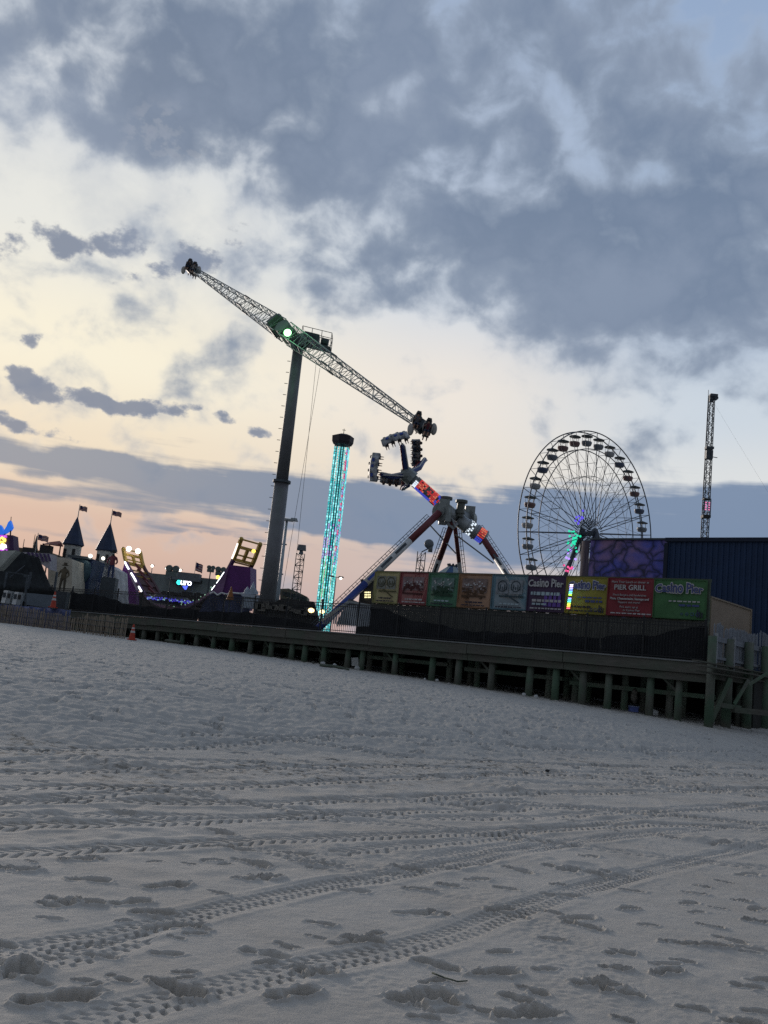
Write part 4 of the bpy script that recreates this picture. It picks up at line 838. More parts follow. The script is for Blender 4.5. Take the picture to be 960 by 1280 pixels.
# ------------------------------------------------------------------ LED drop tower
def build_led_tower():
    Y=130.0; top=at(428,556,Y); base=ground_base(at(403,750,Y)); base.x=(base.x+top.x)/2; base.y=Y
    base=Vector((top.x,Y,DECK)); T=top.copy()
    t=thing('light_tower','square lattice tower covered in turquoise light strips under a black cap','tower',base)
    hw=.98; rot=R(40)
    cs=[base+Vector((math.cos(rot+i*math.pi/2),math.sin(rot+i*math.pi/2),0))*hw*1.25 for i in range(4)]; H=T.z-base.z
    m=MB(); 
    for i in range(4):
        a,b=cs[i],cs[(i+1)%4]; m.tube(a,a+ZU*H,.09,n=6)
        for k in range(22):
            z0,z1=k*H/22,(k+1)*H/22; m.tube(a+ZU*z0,b+ZU*z1,.03,n=4,cap=False); m.tube(a+ZU*z0,b+ZU*z0,.03,n=4,cap=False)
    m.build('lattice',DSTEEL,t)
    m=MB(); m.tube(base,base+ZU*H,.28,n=8); m.build('core_column',mat('tower_core',(.05,.08,.10),.6),t)
    C1=emi('led_cyan',(.14,.56,.58),1.15); C2=emi('led_teal',(.04,.52,.56),1.0); C3=emi('led_white',(.30,.85,.88),1.4); C4=emi('led_green',(.15,.75,.45),1.0); C5=emi('led_pink',(.85,.12,.28),1.0); C6=emi('led_violet',(.45,.4,.85),.9)
    rg=random.Random(3)
    for i in range(4):
        a,b=cs[i],cs[(i+1)%4]; n=(b-a).cross(ZU).normalized()
        mid=(a+b)/2-base; 
        if n.dot(mid)<0: n=-n
        X=(b-a).normalized()
        for k in range(6):
            f=(k+.12)/5.24; p=a+(b-a)*f+n*.1; m=MB(); nn=74
            tw=.15
            for q in range(nn):
                z=.3+q*(H-.6)/nn
                r_=rg.random(); edge=(k==0 or k==5)
                if z>H*.45 and edge and k==(0 if i in(3,) else 5) and i in(2,3): mi=4 if rg.random()<.3 else (5 if rg.random()<.4 else 0)
                elif z>H*.4 and z<H*.6 and r_<.3: mi=5
                elif z<H*.45 and z>H*.2 and k in(1,2) and r_<.6: mi=3
                else: mi=0 if r_<.45 else (1 if r_<.8 else 2)
                m.m=mi; m.box(p+ZU*z,(tw,.04,.30),X,n,ZU)
            m.build('light_strip',[C1,C2,C3,C4,C5,C6],t)
    cap=MB(); c=T; ring=[]
    for z,r_ in((-.05,1.28),(.35,1.5),(1.15,1.55),(1.45,.75)):
        ring.append([c+Vector((r_*math.cos(q*math.pi/3+.2),r_*math.sin(q*math.pi/3+.2),z)) for q in range(6)])
    vs=[p for r_ in ring for p in r_]; fs=[(k*6+q,k*6+(q+1)%6,(k+1)*6+(q+1)%6,(k+1)*6+q) for k in range(3) for q in range(6)]+[tuple(range(5,-1,-1)),tuple(range(18,24))]
    cap.add(vs,fs); cap.build('cap',mat('tower_cap',(.035,.03,.04),.6,0,.3,1),t)
    m=MB(); m.bar(c+ZU*1.4,c+ZU*2.3,.08); m.box(c+ZU*2.1,(.5,.06,.06)); m.build('mast',BLACKM,t)
build_led_tower()
# ------------------------------------------------------------------ claw pendulum ride
def build_claw():
    Y=85.0; K=mpp(Y)
    N=at(553,640,83.4); M2=at(585,648,87.2); piv=at(572,649,85.0)
    t=thing('pendulum_claw_ride','swinging claw ride on four red white and blue legs, four seat pods swung up left','ride',ground_base(piv))
    def leg(tp,ft,Yf,r,cols):
        foot=at(*ft,Yf); d=(foot-tp); sc_=(DECK-tp.z)/d.z; foot=tp+d*sc_
        L_=(foot-tp).length
        prev=0
        for fr,mt in cols:
            m=MB(); m.smooth=True; m.tube(tp+d.normalized()*L_*prev,tp+d.normalized()*L_*fr,r,n=14); 
            if prev==0: m.smooth=False
            o=m.build('leg_section',mt,lg)
            prev=fr
        sd=d.normalized().cross(Vector((0,1,0))).normalized(); nd_=Vector((0,-1,0)); nd_=(nd_-d.normalized()*nd_.dot(d.normalized())).normalized()
        for q0,q1 in ((.27,.36),(.38,.47),(.49,.57)):
            if r<.25: break
            mm_=MB(); c_=tp+d.normalized()*L_*(q0+q1)/2+nd_*(r*.96)-sd*.04; mm_.box(c_,(L_*(q1-q0)*.9,.05,r*.7),d.normalized(),nd_,d.normalized().cross(nd_)); mm_.build('leg_stripe',DSTEEL if q0<.45 else BLUEM,lg)
        # ladder line on top of the leg
        s=d.normalized().cross(Vector((0,1,0))).normalized(); s=s if s.z>0 else -s
        m=MB(); 
        for q in(.12,.0): m.tube(tp+s*(r+.12+q*1.8)+d.normalized()*1.0,foot+s*(r+.12+q*1.8),.03,n=4)
        for k in range(34): c_=tp+d.normalized()*(1+k*(L_-1)/34); m.tube(c_+s*(r+.02),c_+s*(r+.32),.02,n=4,cap=False)
        m.build('ladder',DSTEEL,lg)
    WL=mat('leg_white',(.50,.52,.52),.5,.1,.15,1); RL=mat('leg_red',(.15,.04,.045),.5,.1,.15,1); BL=mat('leg_blue',(.02,.045,.22),.4,.1,.15,1)
    for tp,ft,Yf,r,cols in ((at(549,641,83.0),(437,748),78.5,.31,((.24,RL),(.58,WL),(1,BL))),(at(566,652,84.2),(541,722),90,.28,((.25,RL),(1,WL))),(at(568,652,86),(576,721),91,.20,((.26,RL),(1,WL))),(at(590,652,87),(634,719),81.5,.29,((.3,RL),(1,WL)))):
        lg=bpy.data.objects.new('leg',None); COL.objects.link(lg); lg.parent=t; lg['wo']=t['wo']
        leg(tp,ft,Yf,r,cols)
    for a,b in (((538,657),(570,692)),((569,668),(617,704))):
        m=MB(); m.tube(at(*a,86),at(*b,86),.07,n=6); m.build('brace',STEEL,t)
    for c_,nm in ((N,'bearing'),(M2,'bearing')):
        m=MB(); ax=(M2-N).normalized(); m.tube(c_-ax*.35,c_+ax*.5,.86,.7,n=18); m.tube(c_-ax*.5,c_-ax*.35,.5,n=14); m.box(c_+Vector((.1,-.1,.35)),(.9,.8,1.5)); m.box(c_+Vector((.5,-.5,-.6)),(.5,.5,.6)); m.build(nm,mat('bearing_grey',(.24,.27,.27),.5,.4,.15,2) if c_ is N else bpy.data.materials['bearing_grey'],t)
    m=MB(); m.smooth=True; m.tube(N,M2,.55,n=14); m.build('axle',STEEL,t)
    m=MB(); m.box(piv+Vector((-1.35,-.3,.1)),(.7,1.0,1.5)); m.box(piv+Vector((-.5,-.5,-.55)),(.9,.6,.7),Vector((.8,0,-.6)),Vector((0,1,0)),Vector((.6,0,.8))); m.tube(piv+Vector((-1.0,-.9,.6)),piv+Vector((-.2,-.9,-.9)),.09,n=6); m.tube(piv+Vector((-1.5,-.95,.3)),piv+Vector((-1.5,-.6,.3)),.35,n=14); m.build('motor_housing',STEEL,t)
    for px,py in ((558,623),(577,627)): # motors standing on the heads
        p=at(px,py,84.5); q=p-ZU*1.4+Vector((-.1,0,0)); m=MB(); m.tube(q,p,.36,n=12); m.tube(p-ZU*.12,p+ZU*.12,.55,n=12); m.tube(q+ZU*.3,q+ZU*.45,.5,n=12); m.build('motor',mat('motor_grey',(.12,.13,.12),.5,.3),t)
    # arm
    Hc=at(513,597,84.6); a=(Hc-piv).normalized(); tail=at(607,668.5,85.6); tail=piv+(tail-piv).length*((tail-piv).normalized()*.5-a*.5).normalized()
    a2=-(tail-piv).normalized()
    up=a.cross(Vector((0,1,0))).normalized(); 
    if up.z<0: up=-up
    m=MB(); m.smooth=True; m.tube(piv+a*.2,Hc,.56,.50,n=18); m.tube(piv,tail,.62,.66,n=18); m.build('arm',mat('arm_grey',(.34,.37,.38),.45,.3,.1,1),t)
    # light patterned panels
    def panel(p0,p1,r,name,rows,off=0):
        ax=(p1-p0); L_=ax.length; ax.normalize(); s=ax.cross(Vector((0,1,0))).normalized(); f=-ax.cross(s) if ax.cross(s).y>0 else ax.cross(s)
        mm=MB(); rg=random.Random(5); nn=int(L_/.17)
        for j in range(9):
            an=-1.25+2.5*j/8
            for k in range(nn):
                c_=p0+ax*(k+.5)*L_/nn; dirn=(s*math.sin(an)+Vector((0,-1,0))*math.cos(an)); mm.m=rows(j,k,nn,rg); mm.box(c_+dirn*(r+.02),(.15,.05,.12),ax,dirn,ax.cross(dirn).normalized())
        return mm.build(name,[emi('led_red',(.6,.04,.04),.75),emi('led_blue',(.06,.08,.6),.8),emi('led_orange',(.75,.17,.1),.8),mat('led_off',(.10,.09,.09),.5),mat('panel_grey',(.25,.26,.26),.5),emi('panel_white',(.8,.9,1),1.1)] if name=='light_panel' and not bpy.data.materials.get('led_red') else [bpy.data.materials[x] for x in('led_red','led_blue','led_orange','led_off','panel_grey')]+[bpy.data.materials['panel_white']],t)
    def rows1(j,k,nn,rg):
        f=k/nn
        if .34<f<.55 and 2<=j<=6: return 0 if abs(j-4)+abs(f-.45)*18<1.2 else 4
        if f<.08: return 5 if j in(1,2,3,4) else 4
        if j<=1 and f<.6: return 1
        if f>.66 and (j+k)%4<2: return 1
        return 0 if rg.random()<.55 else (2 if rg.random()<.7 else 3)
    panel(Hc+(piv-Hc)*.10,Hc+(piv-Hc)*.72,.53,'light_panel',rows1)
    def rows2(j,k,nn,rg): return (1 if j<=2 else 2 if rg.random()<.7 else 0) if k>0 else 4
    panel(tail+(piv-tail)*.30,tail,.66,'light_panel',rows2)
    def rows3(j,k,nn,rg): return 5 if ((j*7+k*5)%3) else 4
    panel(tail+(piv-tail)*.64,tail+(piv-tail)*.42,.65,'light_panel',rows3)
    for k in range(3): # raised rings of the counterweight
        c_=piv+(tail-piv)*(.36+.31*k); m=MB(); m.tube(c_-a2*.08,c_+a2*.08,.74,n=20); m.build('ring',STEEL,t)
    # claw hub
    m=MB(); m.smooth=False; m.tube(Hc-a*.25,Hc+a*.75,.75,.6,n=10); m.ball(Hc+a*.4,.72,12,8); m.build('claw_hub',mat('hub_grey',(.22,.25,.25),.5,.4,.15,2),t)
    H2=Hc+a*.45
    ctr=at(494,580,86)+Vector((0,0,0))   # centre of the claw the riders look at
    pods=[((503,556),(494,548),83.0,(1,.32),1,(505,575)),((476,592.5),(468,584),83.0,(.12,1),1,(490,596)),((531,574),(520,566),88.0,(.0,1),0,(524,585)),((503,611),(492,600),88.5,(1,-.12),0,(510,606))]
    BA=mat('claw_arm_blue',(.035,.06,.20),.4,.2); WA=mat('claw_arm_white',(.45,.46,.46),.45)
    lab=['top','left','upper right','bottom']
    for i,(el,pc,Yp,rd,back,kn) in enumerate(pods):
        e=at(*el,Yp); c=at(*pc,Yp); 
        ka=at(*kn,(Yp+84.5)/2)
        ar=bpy.data.objects.new('claw_arm',None); COL.objects.link(ar); ar.parent=t; ar['wo']=t['wo']
        m=MB(); m.tube(H2,ka,.30,.26,n=8); m.tube(ka,e,.26,.2,n=8); m.build('beam',BA,ar)
        m=MB(); m.tube(H2+Vector((.0,-.28,.12)),ka+Vector((0,-.25,.12)),.07,n=6); m.tube(ka+Vector((0,-.25,.12)),e+Vector((0,-.2,.1)),.07,n=6); m.tube(H2+Vector((.3,-.2,-.2)),e+Vector((.22,-.15,-.1)),.06,n=6); m.build('trim_tube',WA,ar)
        m=MB(); m.tube(H2+Vector((-.25,-.2,-.2)),e+Vector((-.2,-.15,-.12)),.05,n=6); m.build('red_stripe',REDM,ar)
        # pod frame
        rowd=(CR*rd[0]+CU*rd[1]).normalized(); face=(ctr-c); face=(face-rowd*face.dot(rowd)).normalized()
        if not back: face=(face*.35+Vector((0,-1,0))).normalized(); face=(face-rowd*face.dot(rowd)).normalized()
        Z=rowd.cross(face).normalized()
        if Z.dot(a)>0: pass
        X=rowd; 
        if i in(0,): 
            pass
        m=MB(); m.smooth=True; vs=[]; n1=16; n2=5; Lh=1.28; Rr=2.6
        for q in range(n1+1):
            f=q/n1*2-1; bend=.28*f*f
            for k in range(n2+1):
                g=k/n2*2-1; vs.append(c+X*(f*Lh)+face*(bend-.22-.16*(1-g*g)+.05*math.cos(f*15))+Z*(g*(.40+.05*math.cos(f*15))))
        nv=len(vs); vs+=[v+face*.10 for v in vs]
        W_=n2+1; fs=[]
        for q in range(n1):
            for k in range(n2):
                f0=(q*W_+k,(q+1)*W_+k,(q+1)*W_+k+1,q*W_+k+1); fs.append(f0); fs.append(tuple(x+nv for x in reversed(f0)))
        for q in range(n1):
            for k in(0,n2): fs.append((q*W_+k,(q+1)*W_+k,(q+1)*W_+k+nv,q*W_+k+nv))
        for k in range(n2):
            for q in(0,n1): fs.append((q*W_+k,q*W_+k+1,q*W_+k+1+nv,q*W_+k+nv))
        m.add(vs,fs); pod=m.build('seat_pod',mat('pod_shell_%d'%i,(.34,.36,.39),.5,0,.55,2.5),t)
        if back:
            mm=MB(); 
            for f in (-.55,.1,.5): mm.box(c+X*(f*Lh)-face*(.36-.1*f*f),(.30,.06,.22),X,face,Z)
            mm.build('painted_badge',BLUEM,pod)
        mm=MB()
        for q in range(4):
            f=(q-1.5)*.60; bend=.28*(f/Lh)**2; so=c+X*f+face*(bend+.08)-Z*.08
            zz=Z if Z.dot(ZU)>-.2 or True else -Z
            ss=MB(); seat_local(ss,so,X,face,Z,.78); ss.build('seat',SEAT,pod)
            if X.cross(face).dot(Z)<0: Xp=-X
            else: Xp=X
            person((q+i)%4,so+face*.02,Xp,face,Z,'rider strapped in the %s seat pod of the swinging claw ride'%lab[i],'riders in the %s claw pod'%lab[i],.80)
build_claw()
# ------------------------------------------------------------------ Ferris wheel
def build_wheel():
    Y=185.0; hub=at(736,667,Y); al=R(41); Rw=129.5*Y/FPX
    h=Vector((-math.cos(al),-math.sin(al),0)); ax=h.cross(ZU).normalized(); 
    t=thing('ferris_wheel','tall open ferris wheel with thirty canopied gondolas seen at an angle','ferris wheel',ground_base(hub))
    FW=mat('wheel_steel',(.07,.085,.11),.55,.2,.2,1); FL=mat('wheel_light_steel',(.10,.12,.14),.55,.2,.2,1)
    side=1.0; NG=30; Ro,Ri=Rw,Rw*.825
    for s in(-1,1):
        for rr,r_ in((Ro,.12),(Ri,.10)):
            m=MB(); m.ring(hub+ax*(s*side),h,ZU,rr,r_,120,5); m.build('rim',FW,t)
        m=MB(); m.ring(hub+ax*(s*side*.95),h,ZU,Rw*.56,.05,60,4); m.build('inner_ring',FL,t)
    for k in range(NG):
        an=2*math.pi*k/NG+.06; d=h*math.cos(an)+ZU*math.sin(an); tn=-h*math.sin(an)+ZU*math.cos(an)
        for s in(-1,1):
            m=MB(); m.tube(hub+ax*(s*1.5)+d*1.6,hub+ax*(s*side)+d*Ri,.09,.065,n=4); m.tube(hub+ax*(s*side)+d*Ri,hub+ax*(s*side)+d*Ro,.07,n=4); m.build('spoke',FW,t)
        m=MB(); 
        for rr in (Ri,Ro,Rw*.56,Rw*.7): m.tube(hub+ax*side+d*rr,hub-ax*side+d*rr,.045,n=4)
        an2=an+2*math.pi/NG; d2=h*math.cos(an2)+ZU*math.sin(an2)
        for s in (-1,1): m.tube(hub+ax*(s*side)+d*Rw*.42,hub+ax*(s*side)+d2*Ri,.03,n=4)
        m.tube(hub+ax*side+d*Ri,hub-ax*side+d2*Rw*.56,.028,n=4)
        m.build('tie_rod',FL,t)
    m=MB(); m.tube(hub-ax*2.0,hub+ax*2.0,.5,n=18)
    for s in(-1,1): m.tube(hub+ax*(s*1.5)-ax*.08,hub+ax*(s*1.5)+ax*.08,1.05,n=30)
    for k in range(24):
        a_=2*math.pi*k/24; d=h*math.cos(a_)+ZU*math.sin(a_); b_=a_+.6; d2=h*math.cos(b_)+ZU*math.sin(b_)
        for s in(-1,1): m.tube(hub+ax*(s*1.5)+d*.9,hub-ax*(s*.2)+d2*3.2,.05,n=4); m.tube(hub+ax*(s*1.4)+d*2.4,hub+ax*(s*1.4)+(h*math.cos(a_+.262)+ZU*math.sin(a_+.262))*2.4,.05,n=4)
    m.build('hub',FW,t)
    # coloured hub lights
    for nm,col,s_,px,py,n in (('green_light',(.02,.55,.32),1.1,716,674,26),('blue_light',(.12,.08,.8),.8,724,648,9),('violet_light',(.4,.25,.9),1.2,714,699,6),('pink_light',(.85,.1,.3),.9,711,712,7)):
        rg=random.Random(n); m=MB(); c=at(px,py,Y-4)
        for q in range(n): m.ball(c+CR*rg.gauss(0,.55)+CU*rg.gauss(0,.95 if n<16 else 1.1),.24,6,4)
        m.build(nm,emi(nm,col,s_*1.3),t)
    # gondolas: a tub hung between the rims, frame and canopy
    TUBS=[mat('tub_grey',(.17,.19,.22),.5),mat('tub_dark_blue',(.08,.10,.16),.5),mat('tub_red',(.17,.10,.10),.5),mat('tub_pale',(.32,.33,.35),.5)]
    CAN=mat('canopy_dark',(.08,.10,.105),.6)
    rg=random.Random(12); protos={}
    Rg=(Ro+Ri)/2+.25
    def gondola(tm):
        o=Vector((0,0,0)); X=h; m=MB(); n=14; g=MB()
        prof=[(-1.45,.55),(-1.4,.85),(-1.0,1.02),(-.72,1.0),(-.70,.92),(-.95,.85),(-1.3,.7)]
        vs=[]; 
        for z,r_ in prof:
            for i in range(n): a_=2*math.pi*i/n; vs.append(Vector((r_*math.cos(a_),r_*.85*math.sin(a_),z)))
        g.add(vs,[(k*n+i,k*n+(i+1)%n,(k+1)*n+(i+1)%n,(k+1)*n+i) for k in range(len(prof)-1) for i in range(n)]+[tuple(range(n-1,-1,-1)),tuple(range((len(prof)-1)*n,len(prof)*n))])
        gt=MB(); gt.v,gt.f,gt.mi,gt.sm=g.v,g.f,g.mi,g.sm; root=gt.build('gondola',tm)
        m=MB(); n=14; vs=[Vector((0,0,.62))]+[Vector((1.12*math.cos(2*math.pi*i/n),.95*math.sin(2*math.pi*i/n),.28)) for i in range(n)]+[Vector((1.12*math.cos(2*math.pi*i/n),.95*math.sin(2*math.pi*i/n),.18)) for i in range(n)]
        m.add(vs,[(0,1+i,1+(i+1)%n) for i in range(n)]+[(1+i,1+n+i,1+n+(i+1)%n,1+(i+1)%n) for i in range(n)]+[tuple(range(1+n,1+2*n))]); c=m.build('canopy',CAN); c.parent=root
        m=MB()
        for i in range(5): a_=2*math.pi*i/5+.3; m.tube((.85*math.cos(a_),.72*math.sin(a_),-.75),(.85*math.cos(a_),.72*math.sin(a_),.25),.035,n=4)
        m.tube((0,0,-.2),(0,0,.4),.06,n=5); m.tube((-.9,0,-.95),(.9,0,-.95),.05,n=4); c=m.build('frame',FL); c.parent=root
        m=MB(); m.tube((0,0,-1.2),(0,0,-.45),.05,n=6); m.tube((0,0,-.62),(0,0,-.58),.3,n=10); c=m.build('steering_wheel',TUBS[3]); c.parent=root
        return root
    for k in range(NG):
        an=2*math.pi*(k+.5)/NG+.06; d=h*math.cos(an)+ZU*math.sin(an); mi=[0,1,0,3,0,2,1][(k*3)%7] if k%5 else 2
        if mi not in protos: o=gondola(TUBS[mi]); protos[mi]=o
        else: o=copy_tree(protos[mi])
        o.parent=t; o.location=hub+d*Rg-Vector(t['wo'])+Vector((0,0,.35)); o.rotation_euler=(0,0,math.atan2(h.y,h.x)); o.scale=(1.12,1.12,1.12)
    # supports
    for s in(-1,1):
        for q in(-1,1):
            foot=ground_base(hub)+ax*(s*4.2)+h*(q*9.5); m=MB(); m.smooth=False; m.tube(hub+ax*(s*1.9),foot,.42,.5,n=10); m.build('support_leg',FW,t)
        m=MB(); f1=hub.z-(hub.z-DECK)*.55; c=Vector((hub.x,hub.y,f1))+ax*(s*3.2); m.tube(c-h*5.2,c+h*5.2,.2,n=8); m.build('cross_beam',FW,t)
    m=MB(); g=ground_base(hub); m.box(g+ZU*3,(26,9,6),h,ax,ZU); m.build('platform',mat('platform_grey',(.12,.13,.14),.7),t)
build_wheel()
# ------------------------------------------------------------------ slender drop mast on the right
def build_mast():
    Y=120.0; tp=at(890,494,Y); b=Vector((tp.x,Y,DECK)); t=thing('drop_mast','slender dark lattice mast with a pink glowing carriage above the blue hall','tower',b)
    m=MB(); truss(m,b,tp,.85,.58,Vector((0,1,0)),58,.055,.03); m.build('lattice',DSTEEL,t)
    m=MB(); m.tube(b+Vector((-.62,-.2,0)),tp+Vector((-.55,-.2,.6)),.035,n=5); m.tube(b+Vector((.1,-.5,0)),tp+Vector((.1,-.4,-1)),.05,n=5); m.build('cable_rail',DSTEEL,t)
    m=MB(); m.box(tp+Vector((.2,0,-.05)),(.95,.7,.36)); m.tube(tp+Vector((.5,-.25,-.35)),tp+Vector((.5,.25,-.35)),.28,n=14); m.box(tp+Vector((-.05,0,-.5)),(.5,.5,.8)); m.build('winch_head',DSTEEL,t)
    c=at(879.5,633,Y); c=Vector((tp.x,Y,c.z)); 
    m=MB()
    for s in(-1,1):
        for q in range(4): m.box(c+Vector((s*.2,-.46,-.45+q*.3)),(.2,.06,.15))
    m.build('pink_lamp',emi('pink_lamp',(.9,.25,.5),.9),t)
    m=MB(); m.box(c+Vector((0,0,-1.3)),(.95,1.0,.35)); m.box(c+Vector((0,0,.95)),(.9,.95,.1)); 
    for s in(-1,1): m.box(c+Vector((s*.44,-.4,-.2)),(.07,.07,2.1))
    m.build('carriage',BLACKM,t)
    z2=at(885,560,Y).z; m=MB(); m.box(Vector((tp.x,Y,z2)),(.95,.9,.3)); m.box(Vector((tp.x-.02,Y,z2-.9)),(.85,.8,1.1)); m.bar(Vector((tp.x+.4,Y,z2-1.1)),Vector((tp.x+1.1,Y,z2-1.15)),.08); m.build('catch_collar',DSTEEL,t)
    for a,bb in (((893,500),(975,640)),((888,560),(870,690))):
        if a==(888,560): continue
        m=MB(); m.tube(tp+ZU*-.6,at(*bb,Y+8),.009,n=4); m.build('guy_wire',DSTEEL,t)
build_mast()
# ------------------------------------------------------------------ smaller rides, lamps and buildings on the pier
def flag(px,py,Y,h,w,pole_top,base_z,label,wave=1):
    p=at(px,py,Y); t=thing('flag',label,'flag',(p.x,p.y,base_z),'flags over the pier'); m=MB()
    top=at(*pole_top,Y); m.tube((p.x,Y,base_z),(p.x,Y,top.z),.05,.03,n=6); m.build('pole',STEEL,t)
    RS=mat('flag_stripe_red',(.25,.05,.06),.8) if not bpy.data.materials.get('flag_stripe_red') else bpy.data.materials['flag_stripe_red']
    WS=bpy.data.materials.get('flag_stripe_white') or mat('flag_stripe_white',(.45,.42,.42),.8); BS=bpy.data.materials.get('flag_blue') or mat('flag_blue',(.03,.04,.12),.8)
    m=MB(); nx,nz=10,7; vs=[]
    for i in range(nx+1):
        for k in range(nz+1): vs.append(Vector((p.x+.05+w*i/nx,p.y+.1*math.sin(i*.9),top.z-.15-h+h*k/nz-.12*wave*(i/nx)**1.3*w+.03*math.sin(i*1.1))))
    for i in range(nx):
        for k in range(nz): m.m=2 if (i<4 and k>=3) else (0 if k%2==0 else 1); m.add([vs[i*(nz+1)+k],vs[(i+1)*(nz+1)+k],vs[(i+1)*(nz+1)+k+1],vs[i*(nz+1)+k+1]],[(0,1,2,3)])
    # weld the cloth into one sheet
    o=m.build('cloth',[RS,WS,BS],t); bm=bmesh.new(); bm.from_mesh(o.data); bmesh.ops.remove_doubles(bm,verts=bm.verts,dist=1e-4); bm.to_mesh(o.data); bm.free()
def lamp_post(px,py,Y,label,heads=1,lit=True,h_extra=0,r=.2):
    p=at(px,py,Y); t=thing('lamp_post',label,'street lamp',(p.x,p.y,DECK),'lit lamps behind the pier rides'); m=MB(); m.tube((p.x,p.y,DECK),(p.x,p.y,p.z),.10,.06,n=8); m.build('pole',DSTEEL,t)
    m=MB(); 
    for s in ((-1,1) if heads==2 else (0,)): m.box((p.x+s*.6,p.y,p.z+.18),(.75,.45,.16),taper=.7)
    if heads==2: m.bar((p.x-.6,p.y,p.z+.1),(p.x+.6,p.y,p.z+.1),.08)
    m.build('head',DSTEEL,t)
    if lit:
        m=MB(); m.smooth=True; m.ball((p.x+(.6 if heads==2 else 0),p.y-.15,p.z),r,12,8); m.build('bulb',LAMPW,t)
def build_left():
    # ---- castle towers
    CW=mat('castle_wall',(.46,.47,.45),.8,0,.2,1); RB=mat('castle_roof',(.025,.04,.085),.6,0,.15,1.5)
    def tower(ap,rl,rr,ybot,Y,label):
        a=at(*ap,Y); L_=at(*rl,Y); R_=at(*rr,Y); r=(R_-L_).length/2*1.12; zc=(L_.z+R_.z)/2
        t=thing('castle_tower',label,'tower',(a.x,a.y,DECK),'twin towers of the castle front')
        m=MB(); m.tube((a.x,a.y,zc),(a.x,a.y,a.z),r*1.02,.03,n=8); m.tube((a.x,a.y,zc-.12),(a.x,a.y,zc),r*.9,r*1.02,n=8); m.build('roof',RB,t)
        m=MB(); m.tube((a.x,a.y,DECK),(a.x,a.y,zc-.1),r*.72,r*.78,n=16); 
        for z in (zc-1.0,zc-3.5): m.tube((a.x,a.y,z-.1),(a.x,a.y,z),r*.82,n=16)
        m.build('wall',CW,t)
        for q in(-.45,.35): m=MB(); m.box((a.x+q*r,a.y-r*.72,zc-.75-.5*abs(q)),(.28,.12,.9)); m.build('window',BLACKM,t)
        return a
    a1=tower((97,646),(78.5,679),(102.5,682.5),735,96,'left pale castle tower with a pointed dark blue roof')
    a2=tower((138,653.5),(120.5,686),(145,690),735,100,'right pale castle tower with a pointed dark blue roof')
    flag(a1.x and 97.5,646,96,.5,.75,(98.5,630),a1.z-.2,'small flag on the roof tip of the left castle tower')
    flag(138.3,653.5,100,.5,.95,(140,636.5),a2.z-.2,'small flag on the roof tip of the right castle tower')
    flag(44,690,92,.55,1.0,(47,666),DECK,'small flag on a pole left of the red and blue canopy')
    flag(243,718,150,1.3,1.1,(245.5,702),DECK,'drooping flag on the roof of the long grey building',2.2)
    # castle front walls
    def slab(name,label,cat,pts,Y,depth,mt,part='wall',group=None):
        P_=[at(x,y,Y) for x,y in pts]; b=P_[0]; t=thing(name,label,cat,(b.x,b.y,DECK),group); m=MB(); m.prism(P_,Vector((0,depth,0))); m.build(part,mt,t); return t
    t=slab('dark_ride_facade','dark blue slanted ride front below the left castle tower','building',[(88,700),(93,694),(117,699),(111,728),(108,760),(88,757)],92,4,mat('facade_blue',(.025,.045,.11),.6,0,.35,.6))
    m=MB(); m.smooth=True; 
    c=at(101,713,91.9); m.ball(c,1.0,16,10,(1,.25,1.3)); m.build('painted_relief',mat('relief_blue_green',(.05,.10,.13),.6,0,.5,.8),t)
    m=MB(); m.box(at(100,696.5,91.8),(2.3,.3,.25)); m.build('sign_panel',DSTEEL,t)
    m=MB(); m.smooth=True; m.ball(at(113,695,91.4),.19,12,8); m.build('lamp',LAMPW,t)
    t=slab('castle_building','pale wall with slanting lit stripes between the two castle towers and the purple ramp','building',[(110,727),(118,707),(132,704),(144,712),(146,765),(108,761)],97,5,mat('pale_front',(.48,.48,.50),.7,0,.3,.8))
    DK=mat('dark_stripe',(.05,.04,.05),.7)
    m=MB(); 
    for k in range(9): c=at(116+k*3.6,719+k*1.5,96.9); m.prism([c+Vector((-.22,0,-.25)),c+Vector((.1,0,-.35)),c+Vector((.22,0,.25)),c+Vector((-.1,0,.35))],Vector((0,-.06,0)))
    m.build('stripe',DK,t)
    m=MB(); m.bar(at(109,728,96.6),at(129.5,731,96.6),.17); m.build('tube_light',LEDW,t)
    m=MB(); m.prism([at(126,705.5,96.8),at(141,701,96.8),at(142,707,96.8)],Vector((0,-.3,0))); m.build('awning',DSTEEL,t)
    m=MB(); m.smooth=True; m.ball(at(129,698,95.9),.17,12,8); m.build('lamp',LAMPW,t)
    m=MB(); m.smooth=True; m.ball(at(121,714,97),1.0,16,10,(1.1,.3,1)); m.build('painted_relief',mat('relief_pale',(.34,.36,.38),.7,0,.3,1),t)
    # statues
    def statue(px,ytop,ybot,Y,label,cols,hat=True):
        tp=at(px,ytop,Y); bt=at(px,ybot,Y); H=(tp.z-bt.z); s=H/1.8; b=Vector((tp.x,Y,tp.z-H)); t=thing('statue',label,'statue',(b.x,b.y,DECK))
        V=[(0,0,.95),(0,0,1.2),(0,0,1.42),(0,0,1.56),(0,0,1.68)]; E=[(0,1),(1,2),(2,3),(3,4)]; Rr=[.17,.16,.17,.07,.11]
        for q in(-1,1):
            i=len(V); V+=[(q*.1,0,.88),(q*.14,-.03,.48),(q*.15,0,.06),(q*.16,-.12,.03)]; Rr+=[.12,.09,.07,.06]; E+=[(0,i),(i,i+1),(i+1,i+2),(i+2,i+3)]
            i=len(V); V+=[(q*.24,0,1.4),(q*.34,-.03,1.12),(q*.27,-.2,.95)]; Rr+=[.08,.065,.05]; E+=[(2,i),(i,i+1),(i+1,i+2)]
